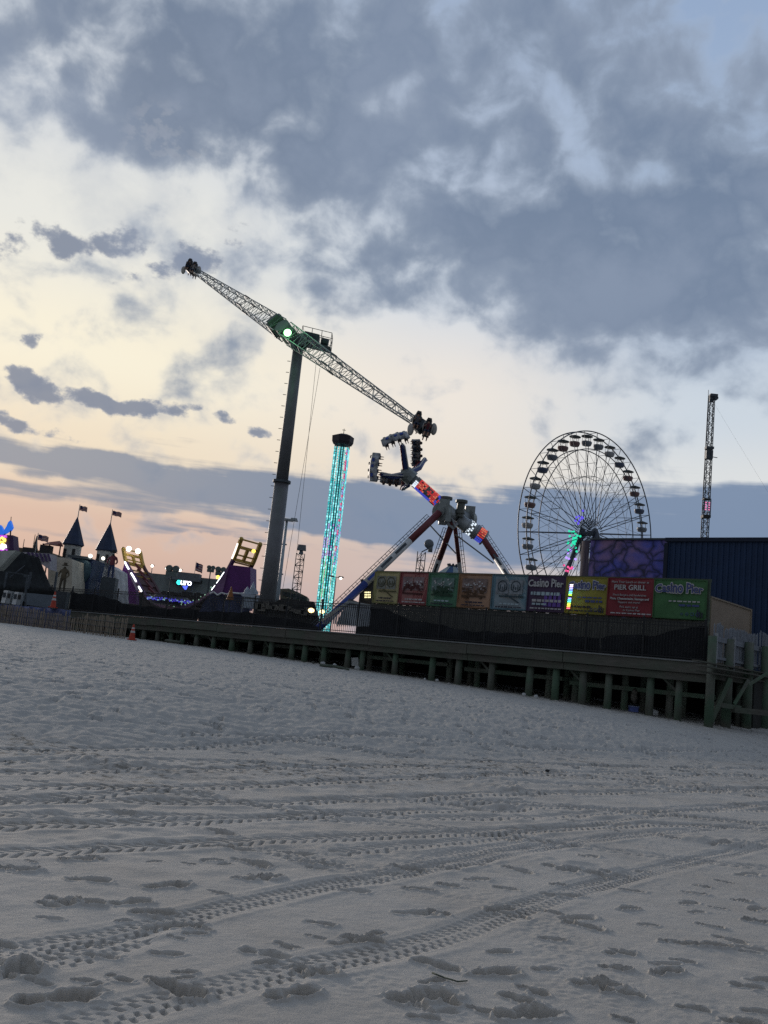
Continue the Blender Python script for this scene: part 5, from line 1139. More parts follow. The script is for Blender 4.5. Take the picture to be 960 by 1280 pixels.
        me=bpy.data.meshes.new('x'); o=bpy.data.objects.new('x',me); COL.objects.link(o); me.from_pydata(V,E,[]); o.modifiers.new('s','SKIN')
        for i,r in enumerate(Rr): me.skin_vertices[0].data[i].radius=(r,r)
        me.skin_vertices[0].data[0].use_root=True; o.modifiers.new('u','SUBSURF').levels=1; dg=bpy.context.evaluated_depsgraph_get(); dg.update(); mm=bpy.data.meshes.new_from_object(o.evaluated_get(dg)); bpy.data.objects.remove(o)
        for m_ in cols: mm.materials.append(m_)
        for p in mm.polygons: p.material_index=2 if p.center.z>1.55 else (1 if p.center.z<.92 else 0); p.use_smooth=True
        fo=bpy.data.objects.new('figure',mm); COL.objects.link(fo); fo.parent=t; fo.location=b-Vector(t['wo']); fo.scale=(s,s,s); fo['wo']=t['wo']
        m=MB(); hz=b+ZU*(1.74*s); m.tube(hz,hz+ZU*.03*s,.25*s,n=16); m.tube(hz,hz+ZU*.2*s,.13*s,.11*s,n=14); m.build('hat',cols[2] if hat else cols[0],t)
        m=MB(); m.box((b.x,b.y,(DECK+b.z)/2),(1.0*s,.8*s,max(.1,b.z-DECK))); m.build('plinth',DSTEEL,t)
    BR=mat('statue_brown',(.13,.105,.07),.8,0,.2,3); BR2=mat('statue_dark_brown',(.09,.075,.055),.8)
    statue(82,706,740,84,'tall brown statue of a man in a wide hat in front of the tan wall',(BR,BR2,BR2))
    statue(142.5,690,723,93,'statue with dark hat, dull red shirt and blue trousers beside the purple ramp',(mat('statue_red',(.18,.05,.07),.7),mat('statue_blue',(.03,.05,.13),.7),mat('statue_hat',(.03,.03,.03),.7)))
    slab('tan_wall','plain tan wall block behind the brown statue','building',[(60,694),(76,697),(90,699),(90,760),(60,756)],88,5,CREAM)
    # striped roof between tent and tan wall
    t=slab('striped_awning','low purple and white striped awning roof right of the black tent','awning',[(28,690),(62,692),(62,712),(50,704)],85,2.0,mat('awning_white',(.40,.38,.42),.7))
    m=MB(); 
    for k in range(6): x=34+k*5; m.prism([at(x,690.3+k*.4,84.9),at(x+2.6,690.6+k*.4,84.9),at(x+7.5-k*.4,703-k*.2,84.9),at(x+5-k*.4,702.5-k*.2,84.9)],Vector((0,-.08,0)))
    m.build('stripe',mat('awning_purple',(.08,.05,.14),.7),t)
    t=slab('low_roof_building','low brown flat roofed building behind the black tent','building',[(22,684),(42,687),(62,690),(62,700),(22,696)],100,5,mat('brown_wall',(.17,.14,.10),.8,0,.3,1))
    m=MB(); 
    for x,y in((30.5,674),(44,668)): p=at(x,y,101); q=at(x,688,101); m.tube((p.x,p.y,q.z-.5),p,.05,.03,n=5)
    m.build('roof_mast',BLACKM,t); m=MB(); c=at(44,684,100.5); m.tube(c-ZU*.3,c+ZU*1.2,.3,.04,n=6); m.box(at(37.5,689,99.9),(1.4,.5,.7)); m.build('roof_cowl',BLACKM,t)
    # red and blue canopy on posts
    c=at(64,681,94); t=thing('canopy','open canopy with a red and purple top on thin posts beside the left castle tower','canopy',(c.x,c.y,DECK))
    m=MB(); X=1.9; m.add([at(53.5,680,94),at(62,677.5,94),at(70.5,674.5,94)+Vector((0,1,0)),at(77,678,94),at(79,682.5,94),at(70,681.5,93),at(62,680,93)],[(0,1,6),(1,2,5,6),(2,3,4,5)]); o=m.build('canopy_top',[mat('canopy_red',(.22,.06,.05),.7,0,.5,.6)],t)
    md=o.modifiers.new('s','SOLIDIFY'); md.thickness=.08
    m=MB(); 
    for x in(54,62.2,76): p=at(x,680.5,94); m.bar((p.x,p.y,p.z-3.2),(p.x,p.y,p.z+.1),.1)
    m.build('post',IRON,t); m=MB(); m.box(at(58,687,94),(1.0,1,.8)); m.build('booth',BLACKM,t)
    # black pitched tent
    Y=64; t=thing('black_tent','wide black fabric tent with a pitched roof at the far left','tent',(at(30,740,Y).x,Y,DECK))
    BT=mat('tent_black',(.008,.011,.0115),.8,0,.6,1.2,bump=1,bs=2.5)
    m=MB(); A=at(19,688.5,Y+3); B_=at(48,697.5,Y+3); C_=at(68.5,741,Y); D_=at(-30,737,Y); E_=at(-35,690,Y+3); D2=at(1,735,Y)
    # roof slopes as a gently sagging grid
    n=34; vs=[]
    for i in range(n+1):
        f=i/n; up_=E_.lerp(B_,f) if f<.99 else B_; lo=D_.lerp(C_,f)
        up_=Vector((E_.x+(B_.x-E_.x)*f,E_.y,E_.z+(A.z-E_.z)*min(1,f*1.6) if f<.62 else A.z+(B_.z-A.z)*(f-.62)/.38))
        for k in range(7): g=k/6; p=up_.lerp(lo,g); p=p+Vector((0,.25*math.sin(g*3.14),-.18*math.sin(g*3.14)+.11*math.sin(i*2.3+g*2)*g+.06*math.sin(i*4.1-g*5))); vs.append(p)
    m.smooth=True; m.add(vs,[(i*7+k,(i+1)*7+k,(i+1)*7+k+1,i*7+k+1) for i in range(n) for k in range(6)]); o=m.build('roof_cloth',BT,t); md=o.modifiers.new('s','SOLIDIFY'); md.thickness=.05
    m=MB(); m.box((C_+D_)/2+Vector((0,-.02,-.1)),((C_-D_).length,.06,.3),(C_-D_).normalized()); m.build('valance',BT,t)
    for x in (66,33,3): p=at(x,737,Y); m=MB(); m.bar((p.x,p.y+.3,DECK),(p.x,p.y+.3,p.z+1.2),.13); m.build('tent_pole',DSTEEL,t)
    m=MB(); p=at(33.5,722,Y); m.bar(at(30.5,752,Y-.5),at(34.5,720,Y-.5),.12); m.box(at(33,720,Y-.5),(.3,.2,.18)); m.build('tent_pole',DSTEEL,t)
    m=MB(); m.prism([at(-40,725,Y+6),at(64,738,Y+6),at(64,762,Y+6),at(-40,758,Y+6)],Vector((0,.1,0))); m.build('sky_block_sheet',BT,t)  # dark sheet added to block bright sky in the gap below the roof
    m=MB(); m.bar(at(10,715,Y+1.3),at(30,718,Y+1.3),.06); m.bar(at(12,722,Y+1),at(31,707,Y+2),.05); m.build('ceiling_strut',DSTEEL,t)
    t=slab('pale_awning','pale blue and yellow sloping awning at the left edge beside the black tent','awning',[(-10,689),(20,688),(-3,712),(-10,712)],60,1.0,mat('pale_awning',(.34,.36,.33),.7,0,.3,.8))
    # things under the tent
    gp=thing('barrier','long low grey barrier panel under the right side of the black tent','barrier',at(48,755,60))
    m=MB(); m.prism([at(33,741,60),at(64.5,744,60),at(64,760,60),at(33,756,60)],Vector((0,.3,0))); m.build('panel',mat('panel_slate',(.12,.15,.18),.6),gp)
    for k,(x,y,cmat) in enumerate(((7,746,WHITE),(12.5,747,STEEL),(20.5,748,WHITE),(25.5,748.5,STEEL))):
        p=at(x,y,61); tt=thing('cabinet',['white leaning cabinet leftmost under the black tent','grey cabinet between the two white ones under the black tent','white cabinet between two grey ones under the black tent','grey cabinet nearest the tent pole under the black tent'][k],'cabinet',(p.x,p.y,DECK),'cabinets under the black tent')
        m=MB(); m.box((p.x,p.y,p.z),(.26,.4,.80),Vector((1,0,0)),Vector((0,1,0)),Vector((.10,0,1)).normalized()); m.build('body',cmat,tt); m=MB(); m.box((p.x-.01,p.y-.21,p.z+.1),(.18,.03,.3)); m.build('door_panel',DSTEEL if cmat is WHITE else BLACKM,tt)
        m=MB(); m.box((p.x,p.y,(DECK+p.z-.4)/2),(.24,.36,max(.05,p.z-.4-DECK))); m.build('base',DSTEEL,tt)
    # LED sign at the left edge
    Y=90; b=at(6,690,Y); t=thing('light_sign','bright ride sign at the left edge, yellow white and purple lights under a blue shape','sign',(b.x,b.y,DECK))
    m=MB(); m.prism([at(-25,667,Y),at(15,669,Y),at(13,690,Y),at(-25,688,Y)],Vector((0,1.2,0))); m.prism([at(13.5,669,Y-.1),at(16,669,Y-.1),at(17.5,688,Y-.1),at(12,688,Y-.1)],Vector((0,1.4,0))); m.build('board',mat('sign_back',(.06,.03,.10),.6),t)
    for nm,col,e_,rects in (('yellow_lights',(1,.72,.15),1.6,[(-3,675,9,3),(3,673.5,8,2.4),(1,678,10,2)]),('white_lights',(1,.9,1),1.5,[(2,683,12,1.6),(0,686,10,1.2),(5,681,5,1.5)]),('purple_lights',(.55,.1,.7),1.0,[(3,670.5,11,1.0),(2,688,12,.9)])):
        m=MB(); rg=random.Random(4)
        for (x,y,w,h_) in rects:
            for q in range(int(w*1.5)): m.box(at(x-w/2+rg.random()*w,y+rg.uniform(-h_,h_),Y-.15),(.16,.1,.13))
        m.build(nm,emi(nm,col,e_),t)
    m=MB(); base_=[(-15,660),(-4,663),(0,656),(2,659),(4,664),(8,658),(10,653),(12.5,650.5),(14,655),(15,659),(12.5,663),(10,664),(5,667),(-2,670),(-15,672)]
    m.prism([at(x,y,Y) for x,y in base_],Vector((0,.5,0))); m.build('blue_shape',emi('blue_neon',(.02,.16,.75),.8),t)
    m=MB(); 
    for x in(6,13): m.bar(at(x,669,Y+.2),at(x+.3,662,Y+.2),.1)
    m.bar(at(13.3,655,Y+.2),at(14,646,Y+.2),.05); m.build('bracket',IRON,t)
    # ---- half pipe ride
    Ya,Yb=126.0,103.0
    La=at(176,752,Ya); Rb_=at(262,757,Yb); t=thing('half_pipe_ride','U shaped half pipe ride with purple flanks and gold tips on both ends','ride',(Vector((La.x,La.y,DECK))+Vector((Rb_.x,Rb_.y,DECK)))/2)
    TR=mat('track_maroon',(.07,.03,.035),.6); SIDEL=LEDW
    # centre line of the track, right (near) end to left (far) end
    def curve(pts,n=26):
        P_=[at(x,y,Y) for x,y,Y in pts]; out=[]; Q=[2*P_[0]-P_[1]]+P_+[2*P_[-1]-P_[-2]]
        for i in range(1,len(Q)-2):
            for k in range(8):
                u=k/8; a,b,c,d=Q[i-1:i+3]; out.append(.5*((2*b)+(-a+c)*u+(2*a-5*b+4*c-d)*u*u+(-a+3*b-3*c+d)*u**3))
        out.append(P_[-1]); return out
    near=curve([(301.5,674,102),(292,699,103),(279,722,104),(262,743,106),(235,757,111),(205,758,117),(183,745,121),(169,722,123.5),(158,703,125),(154,686,125.5)])
    wdir=Vector((.94,.34,0)).normalized()*2.1
    far=[]
    for i,p in enumerate(near): far.append(p+Vector((1.85,1.8,-.15)))
    for line,nm in((near,'front'),(far,'rear')):
        n=len(line)
        m=MB(); 
        for a,b in zip(line,line[1:]): m.bar(a,b,.34)
        m.build('track_rail',TR if nm=='rear' else mat('rail_purple',(.09,.035,.12),.5),t)
    m=MB(); 
    for i in range(len(near)-1):
        if near[i].z<at(0,707,113).z+1.2: m.add([near[i],near[i+1],far[i+1],far[i]],[(0,1,2,3)])
    o=m.build('track_bed',TR,t); md=o.modifiers.new('s','SOLIDIFY'); md.thickness=.12
    m=MB()
    for i in range(0,len(near),3): m.bar(near[i],far[i],.16)
    m.build('track_tie',GOLD,t)
    # gold tips
    for end,sl in ((0,slice(0,9)),(1,slice(-9,None))):
        for line in(near,far):
            pts=line[sl]; m=MB()
            for a,b in zip(pts,pts[1:]): m.bar(a,b,.36)
            e=pts[0] if end==0 else pts[-1]; m.ball(e+Vector((0,0,.0)),.27,8,6); m.build('gold_tip',GOLD,t)
        pts,pf=near[sl],far[sl]; idx=(3,8) if end==0 else (0,5)
        m=MB(); 
        for k in idx: m.bar(pts[k],pf[k],.3)
        m.bar((pts[idx[0]]+pf[idx[0]])/2,(pts[idx[1]]+pf[idx[1]])/2,.3); m.build('gold_crossbar',GOLD,t)
    # side lights along the front rail
    for k,(i0,i1) in enumerate(((2,8),(14,19),(20,22),(50,52),(54,58),(60,64))):
        m=MB(); 
        for a,b in zip(near[i0:i1],near[i0+1:i1+1]): m.bar(a+Vector((-.16,-.24,.04)),b+Vector((-.16,-.24,.04)),.14)
        m.build('side_light',LEDW if k!=0 else emi('soft_white',(1,.93,.85),1.6),t)
    rg=random.Random(2); m=MB()
    for i in range(22,48,2):
        for q in range(2): m.box(near[i]+Vector((rg.uniform(-.3,.3),-.35,.15+q*.25+rg.uniform(-.1,.1))),(.13,.06,.11))
    m.build('rim_light',emi('rim_led',(.4,.7,.5),.6),t)
    m=MB(); m.smooth=True; m.ball(at(317,689,101),.2,10,8); m.ball(at(272.5,721.5,104),.2,10,8); m.build('yellow_lamp',emi('yellow_lamp',(1,.68,.08),3),t)
    for x,y,Yl in((161,686,124.5),(172.5,689,125)): m=MB(); m.smooth=True; m.ball(at(x,y,Yl),.34,14,10); m.build('floodlight',LAMPW,t)
    # purple flanks
    pr=mat('flank_purple',(.12,.03,.17),.5,0,.15,1); pr2=mat('flank_mauve',(.20,.11,.22),.6,0,.2,1)
    m=MB(); m.prism([at(287,706,103),at(313,709,103),at(313,742,103),at(307,762,103),at(276,760,103),at(270,741,103)],Vector((.4,2.2,0))); m.build('flank_panel',pr,t)
    m=MB(); m.prism([at(287,706,102.9),at(278,742,102.9),at(264,744,102.9),at(262,742,102.9),at(275,724,102.9)],Vector((0,-.15,0))); m.build('flank_drape',pr2,t)
    m=MB(); m.prism([at(156,703,125),at(163,722,125),at(170,737,125),at(170,755,125),at(146,752,125),at(147,732,125)],Vector((0,1.5,0))); m.build('flank_panel',pr,t)
    m=MB(); 
    for q in range(5): m.bar(near[52+q*3]+Vector((.9,.9,0)),near[49+q*3]+Vector((1.2,1.2,0)),.3)
    m.build('inner_step',mat('step_red',(.14,.035,.045),.6),t)
    # low skirts at the feet of the ramp
    SK=mat('skirt_blue',(.05,.06,.12),.7,0,.4,1)
    m=MB(); m.prism([at(262,743,101),at(270,741,101),at(280,744,101),at(312,742,101),at(312,775,101),at(248,770,101),at(252,757,101)],Vector((0,.2,0))); m.build('skirt',SK,t)
    m=MB(); pts=[(262,742),(267,740),(272,744),(277,741),(283,743),(290,741),(300,742),(312,741)]
    m.path([at(x,y,100.8) for x,y in pts],.09,5); m.build('skirt_trim',WHITE,t)
    # the spinning disc at the bottom of the U with blue lights and riders' heads
    c=at(213,751,114); t2=thing('ride_disc','round spinning car of the half pipe ride edged with blue lights','ride car',(c.x,c.y,DECK))
    m=MB(); m.tube(c-ZU*.5,c+ZU*.05,2.2,2.6,n=28); m.tube(c+ZU*.05,c+ZU*.5,2.6,2.0,n=28); m.build('body',mat('disc_body',(.04,.04,.07),.5),t2)
    m=MB(); rg=random.Random(6)
    for q in range(70): an=-math.pi+math.pi*q/69; 
    for q in range(80):
        an=math.pi+math.pi*q/79; r_=2.66; mi=0 if rg.random()<.7 else 1; m.m=mi; m.box(c+Vector((r_*math.cos(an),r_*math.sin(an),rg.uniform(-.15,.15))),(.16,.1,.13))
    m.build('blue_lights',[emi('blue_led',(.08,.07,.7),.9),emi('pale_led',(.35,.6,.7),.8)],t2)
    # ---- blue floor skirt behind the railing left
    t=slab('low_booth_row','row of low dark booths and bins behind the railing under the half pipe ride','booth',[(150,738),(185,741),(262,745),(270,775),(150,765)],136,2,mat('booth_dark',(.045,.04,.04),.7,0,.5,1.5))
    m=MB(); rg=random.Random(9)
    for q in range(16): x=186+q*4.8; m.box(at(x,740.5+q*.25,135.9),(.3+rg.random()*.3,.4,.3+rg.random()*.5))
    m.build('rooftop_clutter',BLACKM,t)
    # ---- long grey building behind with LED sign
    Y=150; t=slab('grey_building','long low grey building with a flat roof behind the half pipe ride','building',[(184,716),(222,719.5),(240,721),(272,724),(300,727),(300,765),(184,757)],Y,12,mat('grey_green_wall',(.16,.185,.19),.8,0,.2,.5))
    m=MB(); m.box(at(249,727.5,Y-.1),(.9,.15,.45)); m.box(at(246,727.2,Y-.1),(.5,.15,.45)); m.build('window',BLACKM,t)
    m=MB(); m.box(at(231,721,Y-1),(4.8,2.2,1.2)); m.build('roof_box',mat('roof_box',(.13,.14,.16),.7),t)
    m=MB(); m.prism([at(162,716,Y+2),at(186,715,Y+2),at(192,718,Y+2),at(200,735,Y+2),at(160,735,Y+2)],Vector((0,6,0))); m.build('side_wing',mat('side_wing',(.16,.14,.11),.8,0,.3,.5),t)
    Z_=at(231,728,Y-1.5); tt=thing('led_sign','small multicoloured euro LED sign on the long grey building','sign',(Z_.x,Z_.y,DECK))
    m=MB(); m.box(Z_,(2.5,.2,1.35)); m.build('board',mat('sign_black',(.02,.04,.07),.5),tt)
    for ch,xo,col in (('e',-.92,(.05,1,.9)),('u',-.32,(.85,1,1)),('r',.22,(1,.9,1)),('o',.76,(.8,.8,1))): text_part(tt,ch,Z_+Vector((xo,-.14,0)),Vector((1,0,0)),ZU,1.35,emi('sign_'+ch,col,2.6),.03,name='glowing_letter')
    m=MB(); m.prism([at(228,733,Y-1.6),at(235,732,Y-1.6),at(233,737,Y-1.6),at(231,737,Y-1.6)],Vector((0,-.1,0))); m.build('blue_arrow',emi('blue_arrow',(.1,.15,1),1.4),tt)
    m=MB(); m.bar(at(232,734,Y-1.4),Vector((at(232,734,Y-1.4).x,Y-1.4,DECK)),.2); m.build('post',DSTEEL,tt)
    for k,(x,y,YY,lb) in enumerate(((190.5,707.5,165,'lit lamp on a pole above the right flank of the left ramp end'),(208.5,710.5,165,'lit lamp on a pole just left of the round floodlight dishes'),(225.5,713,165,'lit lamp on a pole between the floodlight dishes and the flag'),(247,708,175,None))):
        if lb: lamp_post(x,y,YY,lb,1,True,r=.24)
    def dish_mast(x,y,Y,s,label):
        p=at(x,y,Y); t=thing('floodlight_mast',label,'floodlight',(p.x,p.y,DECK),'floodlight masts behind the half pipe ride'); m=MB(); m.tube((p.x,p.y,DECK),p,.09,n=6); m.build('pole',DSTEEL,t)
        m=MB(); 
        for q in(-.45,.45): m.tube(p+Vector((q*s,-.2,.3*s)),p+Vector((q*s,.25,.3*s)),.42*s,.5*s,n=14)
        m.box(p+Vector((0,0,-.45*s)),(1.5*s,.5,.6*s)); m.build('lamp_cluster',mat('cluster_%d'%x,(.10,.13,.13),.6),t)
    dish_mast(215,713.5,130,1.0,'stubby floodlight mast with round dishes left of the LED sign')
    dish_mast(263.5,711,150,.7,'thin floodlight mast with two round dishes right of the flag')
    dish_mast(275.5,714,145,.9,'floodlight mast with dishes touching the right ramp end')
    # ---- small white spired model, white canopy, orange cone shaped roof
    p=at(316,742,96); t=thing('spired_model','small pale blue white model building with thin spires beside the purple flank','model',(p.x,p.y,DECK))
    m=MB(); 
    for x,yt,w in((309.5,733,.5),(312.5,736,.35),(317,727,.5),(314.5,737,.5),(320,736,.45)): q=at(x,yt,96); z0=at(x,743,96).z; m.tube((q.x,q.y,z0),(q.x,q.y,(z0+q.z)/2),w*.7,w*.55,n=8); m.tube((q.x,q.y,(z0+q.z)/2),(q.x,q.y,q.z),w*.5,.02,n=8)
    m.box((p.x,p.y,p.z-.8),(1.5,.8,1.4)); m.build('spires',mat('pale_blue_white',(.38,.44,.52),.6),t)
    p=at(312,745,92); t=thing('white_canopy','flat white canopy roof in front of the purple flank','canopy',(p.x,p.y,DECK)); m=MB(); m.prism([at(299,741,92),at(306,742.5,92),at(326,744,92),at(326,748,92),at(303,745.5,92)],Vector((0,2,0))); m.build('canopy_top',mat('canopy_white',(.42,.47,.55),.6),t)
    m=MB(); 
    for x in(304,324): q=at(x,746,92.5); m.bar((q.x,q.y,DECK),q,.1)
    m.build('post',STEEL,t)
    p=at(290,742,91); t=thing('orange_peak','small pointed orange parasol rolled shut in front of the purple flank','parasol',(p.x,p.y,DECK)); q=at(289.5,733,91); m=MB(); m.tube((q.x,q.y,p.z-.6),(q.x,q.y,q.z),.38,.03,n=8); m.build('cloth',mat('parasol_orange',(.30,.12,.04),.7,0,.3),t); m=MB(); m.bar((q.x,q.y,DECK),(q.x,q.y,p.z-.5),.08); m.build('pole',DSTEEL,t)
    # low brown buildings near the light pole
    t=slab('brown_building','small brown flat roofed building right of the tall grey column','building',[(350,736),(361,735.5),(372,740),(384,746),(384,775),(350,770)],135,5,mat('brown_dusk_wall',(.14,.11,.085),.8,0,.35,.8))
    m=MB(); rg=random.Random(3)
    for q in range(8): m.box(at(356+q*3.4,742+q*1.0,134.8),(.6,.15,.4+rg.random()*.4))
    m.build('window',BLACKM,t)
    # tall white light pole
    b_=at(346,745,100); tp=at(358.5,651,100); t=thing('light_pole','tall white pole with a horizontal double lamp head right of the grey column','street lamp',(tp.x,tp.y,DECK))
    m=MB(); m.smooth=True; m.tube((tp.x,tp.y,DECK),tp,.26,.13,n=12); m.build('pole',mat('pole_pale',(.36,.42,.47),.5,.2,.1),t)
    m=MB(); 
    for f in(.3,.55,.8): z=DECK+(tp.z-DECK)*f; m.bar((tp.x-.3,tp.y,z),(tp.x+.3,tp.y,z),.14)
    m.build('bracket',STEEL,t)
    m=MB(); m.box(tp+Vector((-.1,0,.1)),(1.5,.7,.22)); m.smooth=False; m.box(tp+Vector((.75,0,.2)),(.85,.65,.3),taper=.7); m.build('lamp_head',STEEL,t)
    # two lattice floodlight masts
    for (xb,yb,xt,yt,Y,w,lab) in ((370,745,377,692,120,1.15,'dark lattice mast topped by a boxy floodlight between the grey column and the light tower'),(524,725,528,690,108,1.0,'dark lattice mast with a round floodlight between the legs of the claw ride')):
        tp=at(xt-1,yt,Y); b=Vector((tp.x,tp.y,DECK)); t=thing('lattice_mast',lab,'mast',b,'lattice floodlight masts'); m=MB(); truss(m,b,tp,w,w*.9,Vector((0,1,0)),15 if Y>110 else 12,.05,.03,n=3); m.build('lattice',DSTEEL,t)
        if Y>110: m=MB(); m.box(tp+Vector((.05,0,.75)),(1.1,.8,.7),taper=.85); m.tube(tp+ZU*-.1,tp+ZU*.5,.35,.2,n=8); m.build('lamp_head',mat('mast_lamp',(.14,.16,.18),.5),t)
        else: m=MB(); c=tp+Vector((.75,0,1.0)); m.smooth=True; m.ball(c,.55,14,8,(1,.6,1)); m.box(c+Vector((.2,0,-.6)),(.5,.4,.6)); m.bar(tp,c-ZU*.5,.12); m.build('lamp_head',bpy.data.materials['mast_lamp'],t)
    lamp_post(420,722.5,118,'slim lamp with twin heads, one lit, right of the light tower',2,True,r=.16)
    # blue white tent peak behind the banners
    Y=97; tp=at(566,706.5,Y); t=thing('striped_tent_top','blue and white striped pointed tent top showing above the green and orange banners','tent',(tp.x,tp.y,DECK)); n=12; r_=at(584,716,Y).x-tp.x; z0=at(566,722,Y).z
    m=MB(); c0=Vector((tp.x,tp.y,0))
    for i in range(n):
        a0_,a1_=2*math.pi*i/n,2*math.pi*(i+1)/n; m.m=i%2
        P=lambda a,rr,z:(c0.x+rr*math.cos(a),c0.y+rr*math.sin(a),z)
        m.add([P(a0_,.5*r_/1.6,tp.z-.15),P(a1_,.5*r_/1.6,tp.z-.15),P(a1_,r_*1.25,z0),P(a0_,r_*1.25,z0)],[(0,1,2,3)]); m.add([P(a0_,r_*1.25,z0),P(a1_,r_*1.25,z0),P(a1_,r_*1.25,DECK),P(a0_,r_*1.25,DECK)],[(0,1,2,3)])
    o=m.build('tent_cloth',[mat('tent_blue',(.035,.09,.20),.6),mat('tent_pale',(.30,.36,.36),.6)],t); bm=bmesh.new(); bm.from_mesh(o.data); bmesh.ops.remove_doubles(bm,verts=bm.verts,dist=1e-4); bm.to_mesh(o.data); bm.free()
    m=MB(); 
    m.ring(Vector((tp.x,tp.y,tp.z-.1)),Vector((1,0,0)),Vector((0,1,0)),.5*r_/1.6,.07,14,5)
    for i in range(8): an=2*math.pi*i/8; m.ball((tp.x+.31*r_*math.cos(an),tp.y+.31*r_*math.sin(an),tp.z+.02),.12,6,4)
    m.build('crown_ring',DSTEEL,t)
    # pale slatted ramp behind the railing and lit booth
    Y=74; t=thing('slatted_ramp','pale slatted ramp seen through the open railing left of the banners','ramp',Vector((at(433,780,Y).x,Y,DECK)))
    SL=mat('pale_slat',(.34,.38,.42),.6); 
    for k in range(24):
        x=405+k*2.6; top_=778-k*1.6 if k<11 else 762-(k-11)*.2; bot=783 if k>6 else 780
        m=MB(); m.bar(at(x+2.2,max(757,top_-10+k*.2),Y),at(x-1.5,bot,Y),.085); m.build('slat',SL,t)
    m=MB(); m.bar(at(402,776,Y),at(436,752,Y),.22); m.bar(at(436,752,Y),at(468,758,Y),.16); m.build('ramp_rail',STEEL,t)
    m=MB(); m.prism([at(436,748,76),at(452,754,76),at(466,757,76),at(466,783,76),at(420,780,76)],Vector((0,1,0))); m.build('ramp_body',mat('ramp_body',(.10,.11,.13),.7,0,.4,2),t)
    p=at(459,742,80); t=thing('lit_booth','small booth with a grid of warm lit panes left of the yellow mesh banner','booth',(p.x,p.y,DECK))
    m=MB(); m.box((p.x,p.y,(DECK+p.z)/2+.55),(1.25,1.2,p.z-DECK+1.1)); m.build('wall',BLACKM,t)
    for r_ in range(3):
        for c_ in range(4): m=MB(); q=at(456.5+c_*2.0,740.5+r_*3.0,79.3); m.box(q,(.085,.05,.11)); m.build('lit_pane',emi('pane_%d%d'%(r_,c_),(1,.88,.45),1.6+.3*((r_+c_)%3)),t)
    for r_ in range(2): m=MB(); q=at(457+r_*4,760,79.3); m.box(q,(.14,.05,.10)); m.build('lit_pane',LAMPY,t)
    for k,(x,y) in enumerate(((389,763),(402.5,764.5))):
        p=at(x,y,70); t=thing('globe_lamp',['warm glowing lamp behind the railing, nearer the brown building','warm glowing lamp behind the railing at the foot of the light tower'][k],'lamp',(p.x,p.y,DECK),'warm lamps behind the railing'); m=MB(); m.smooth=True; m.ball(p,.17-.03*k,10,8,(1.3,1,1)); m.build('globe',LAMPY,t); m=MB(); m.bar((p.x,p.y+.05,DECK),(p.x,p.y+.05,p.z-.1),.07); m.build('post',IRON,t)
    # dim stalls behind the railing between the column and the banners
    t=slab('stall_row','row of dark stalls behind the railing below the tall column','booth',[(318,752),(345,752),(352,748),(392,752),(398,772),(398,785),(318,780)],84,2,mat('stall_dark',(.035,.035,.035),.7,0,.5,1.5))
    m=MB(); rg=random.Random(5)
    for q in range(14): m.box(at(322+q*5.3,757+q*.6+rg.uniform(-2,2),83.8),(.3+rg.random()*.5,.2,.25+rg.random()*.4))
    m.build('counter_goods',mat('stall_goods',(.16,.15,.13),.7,0,.5,3),t)
build_left()
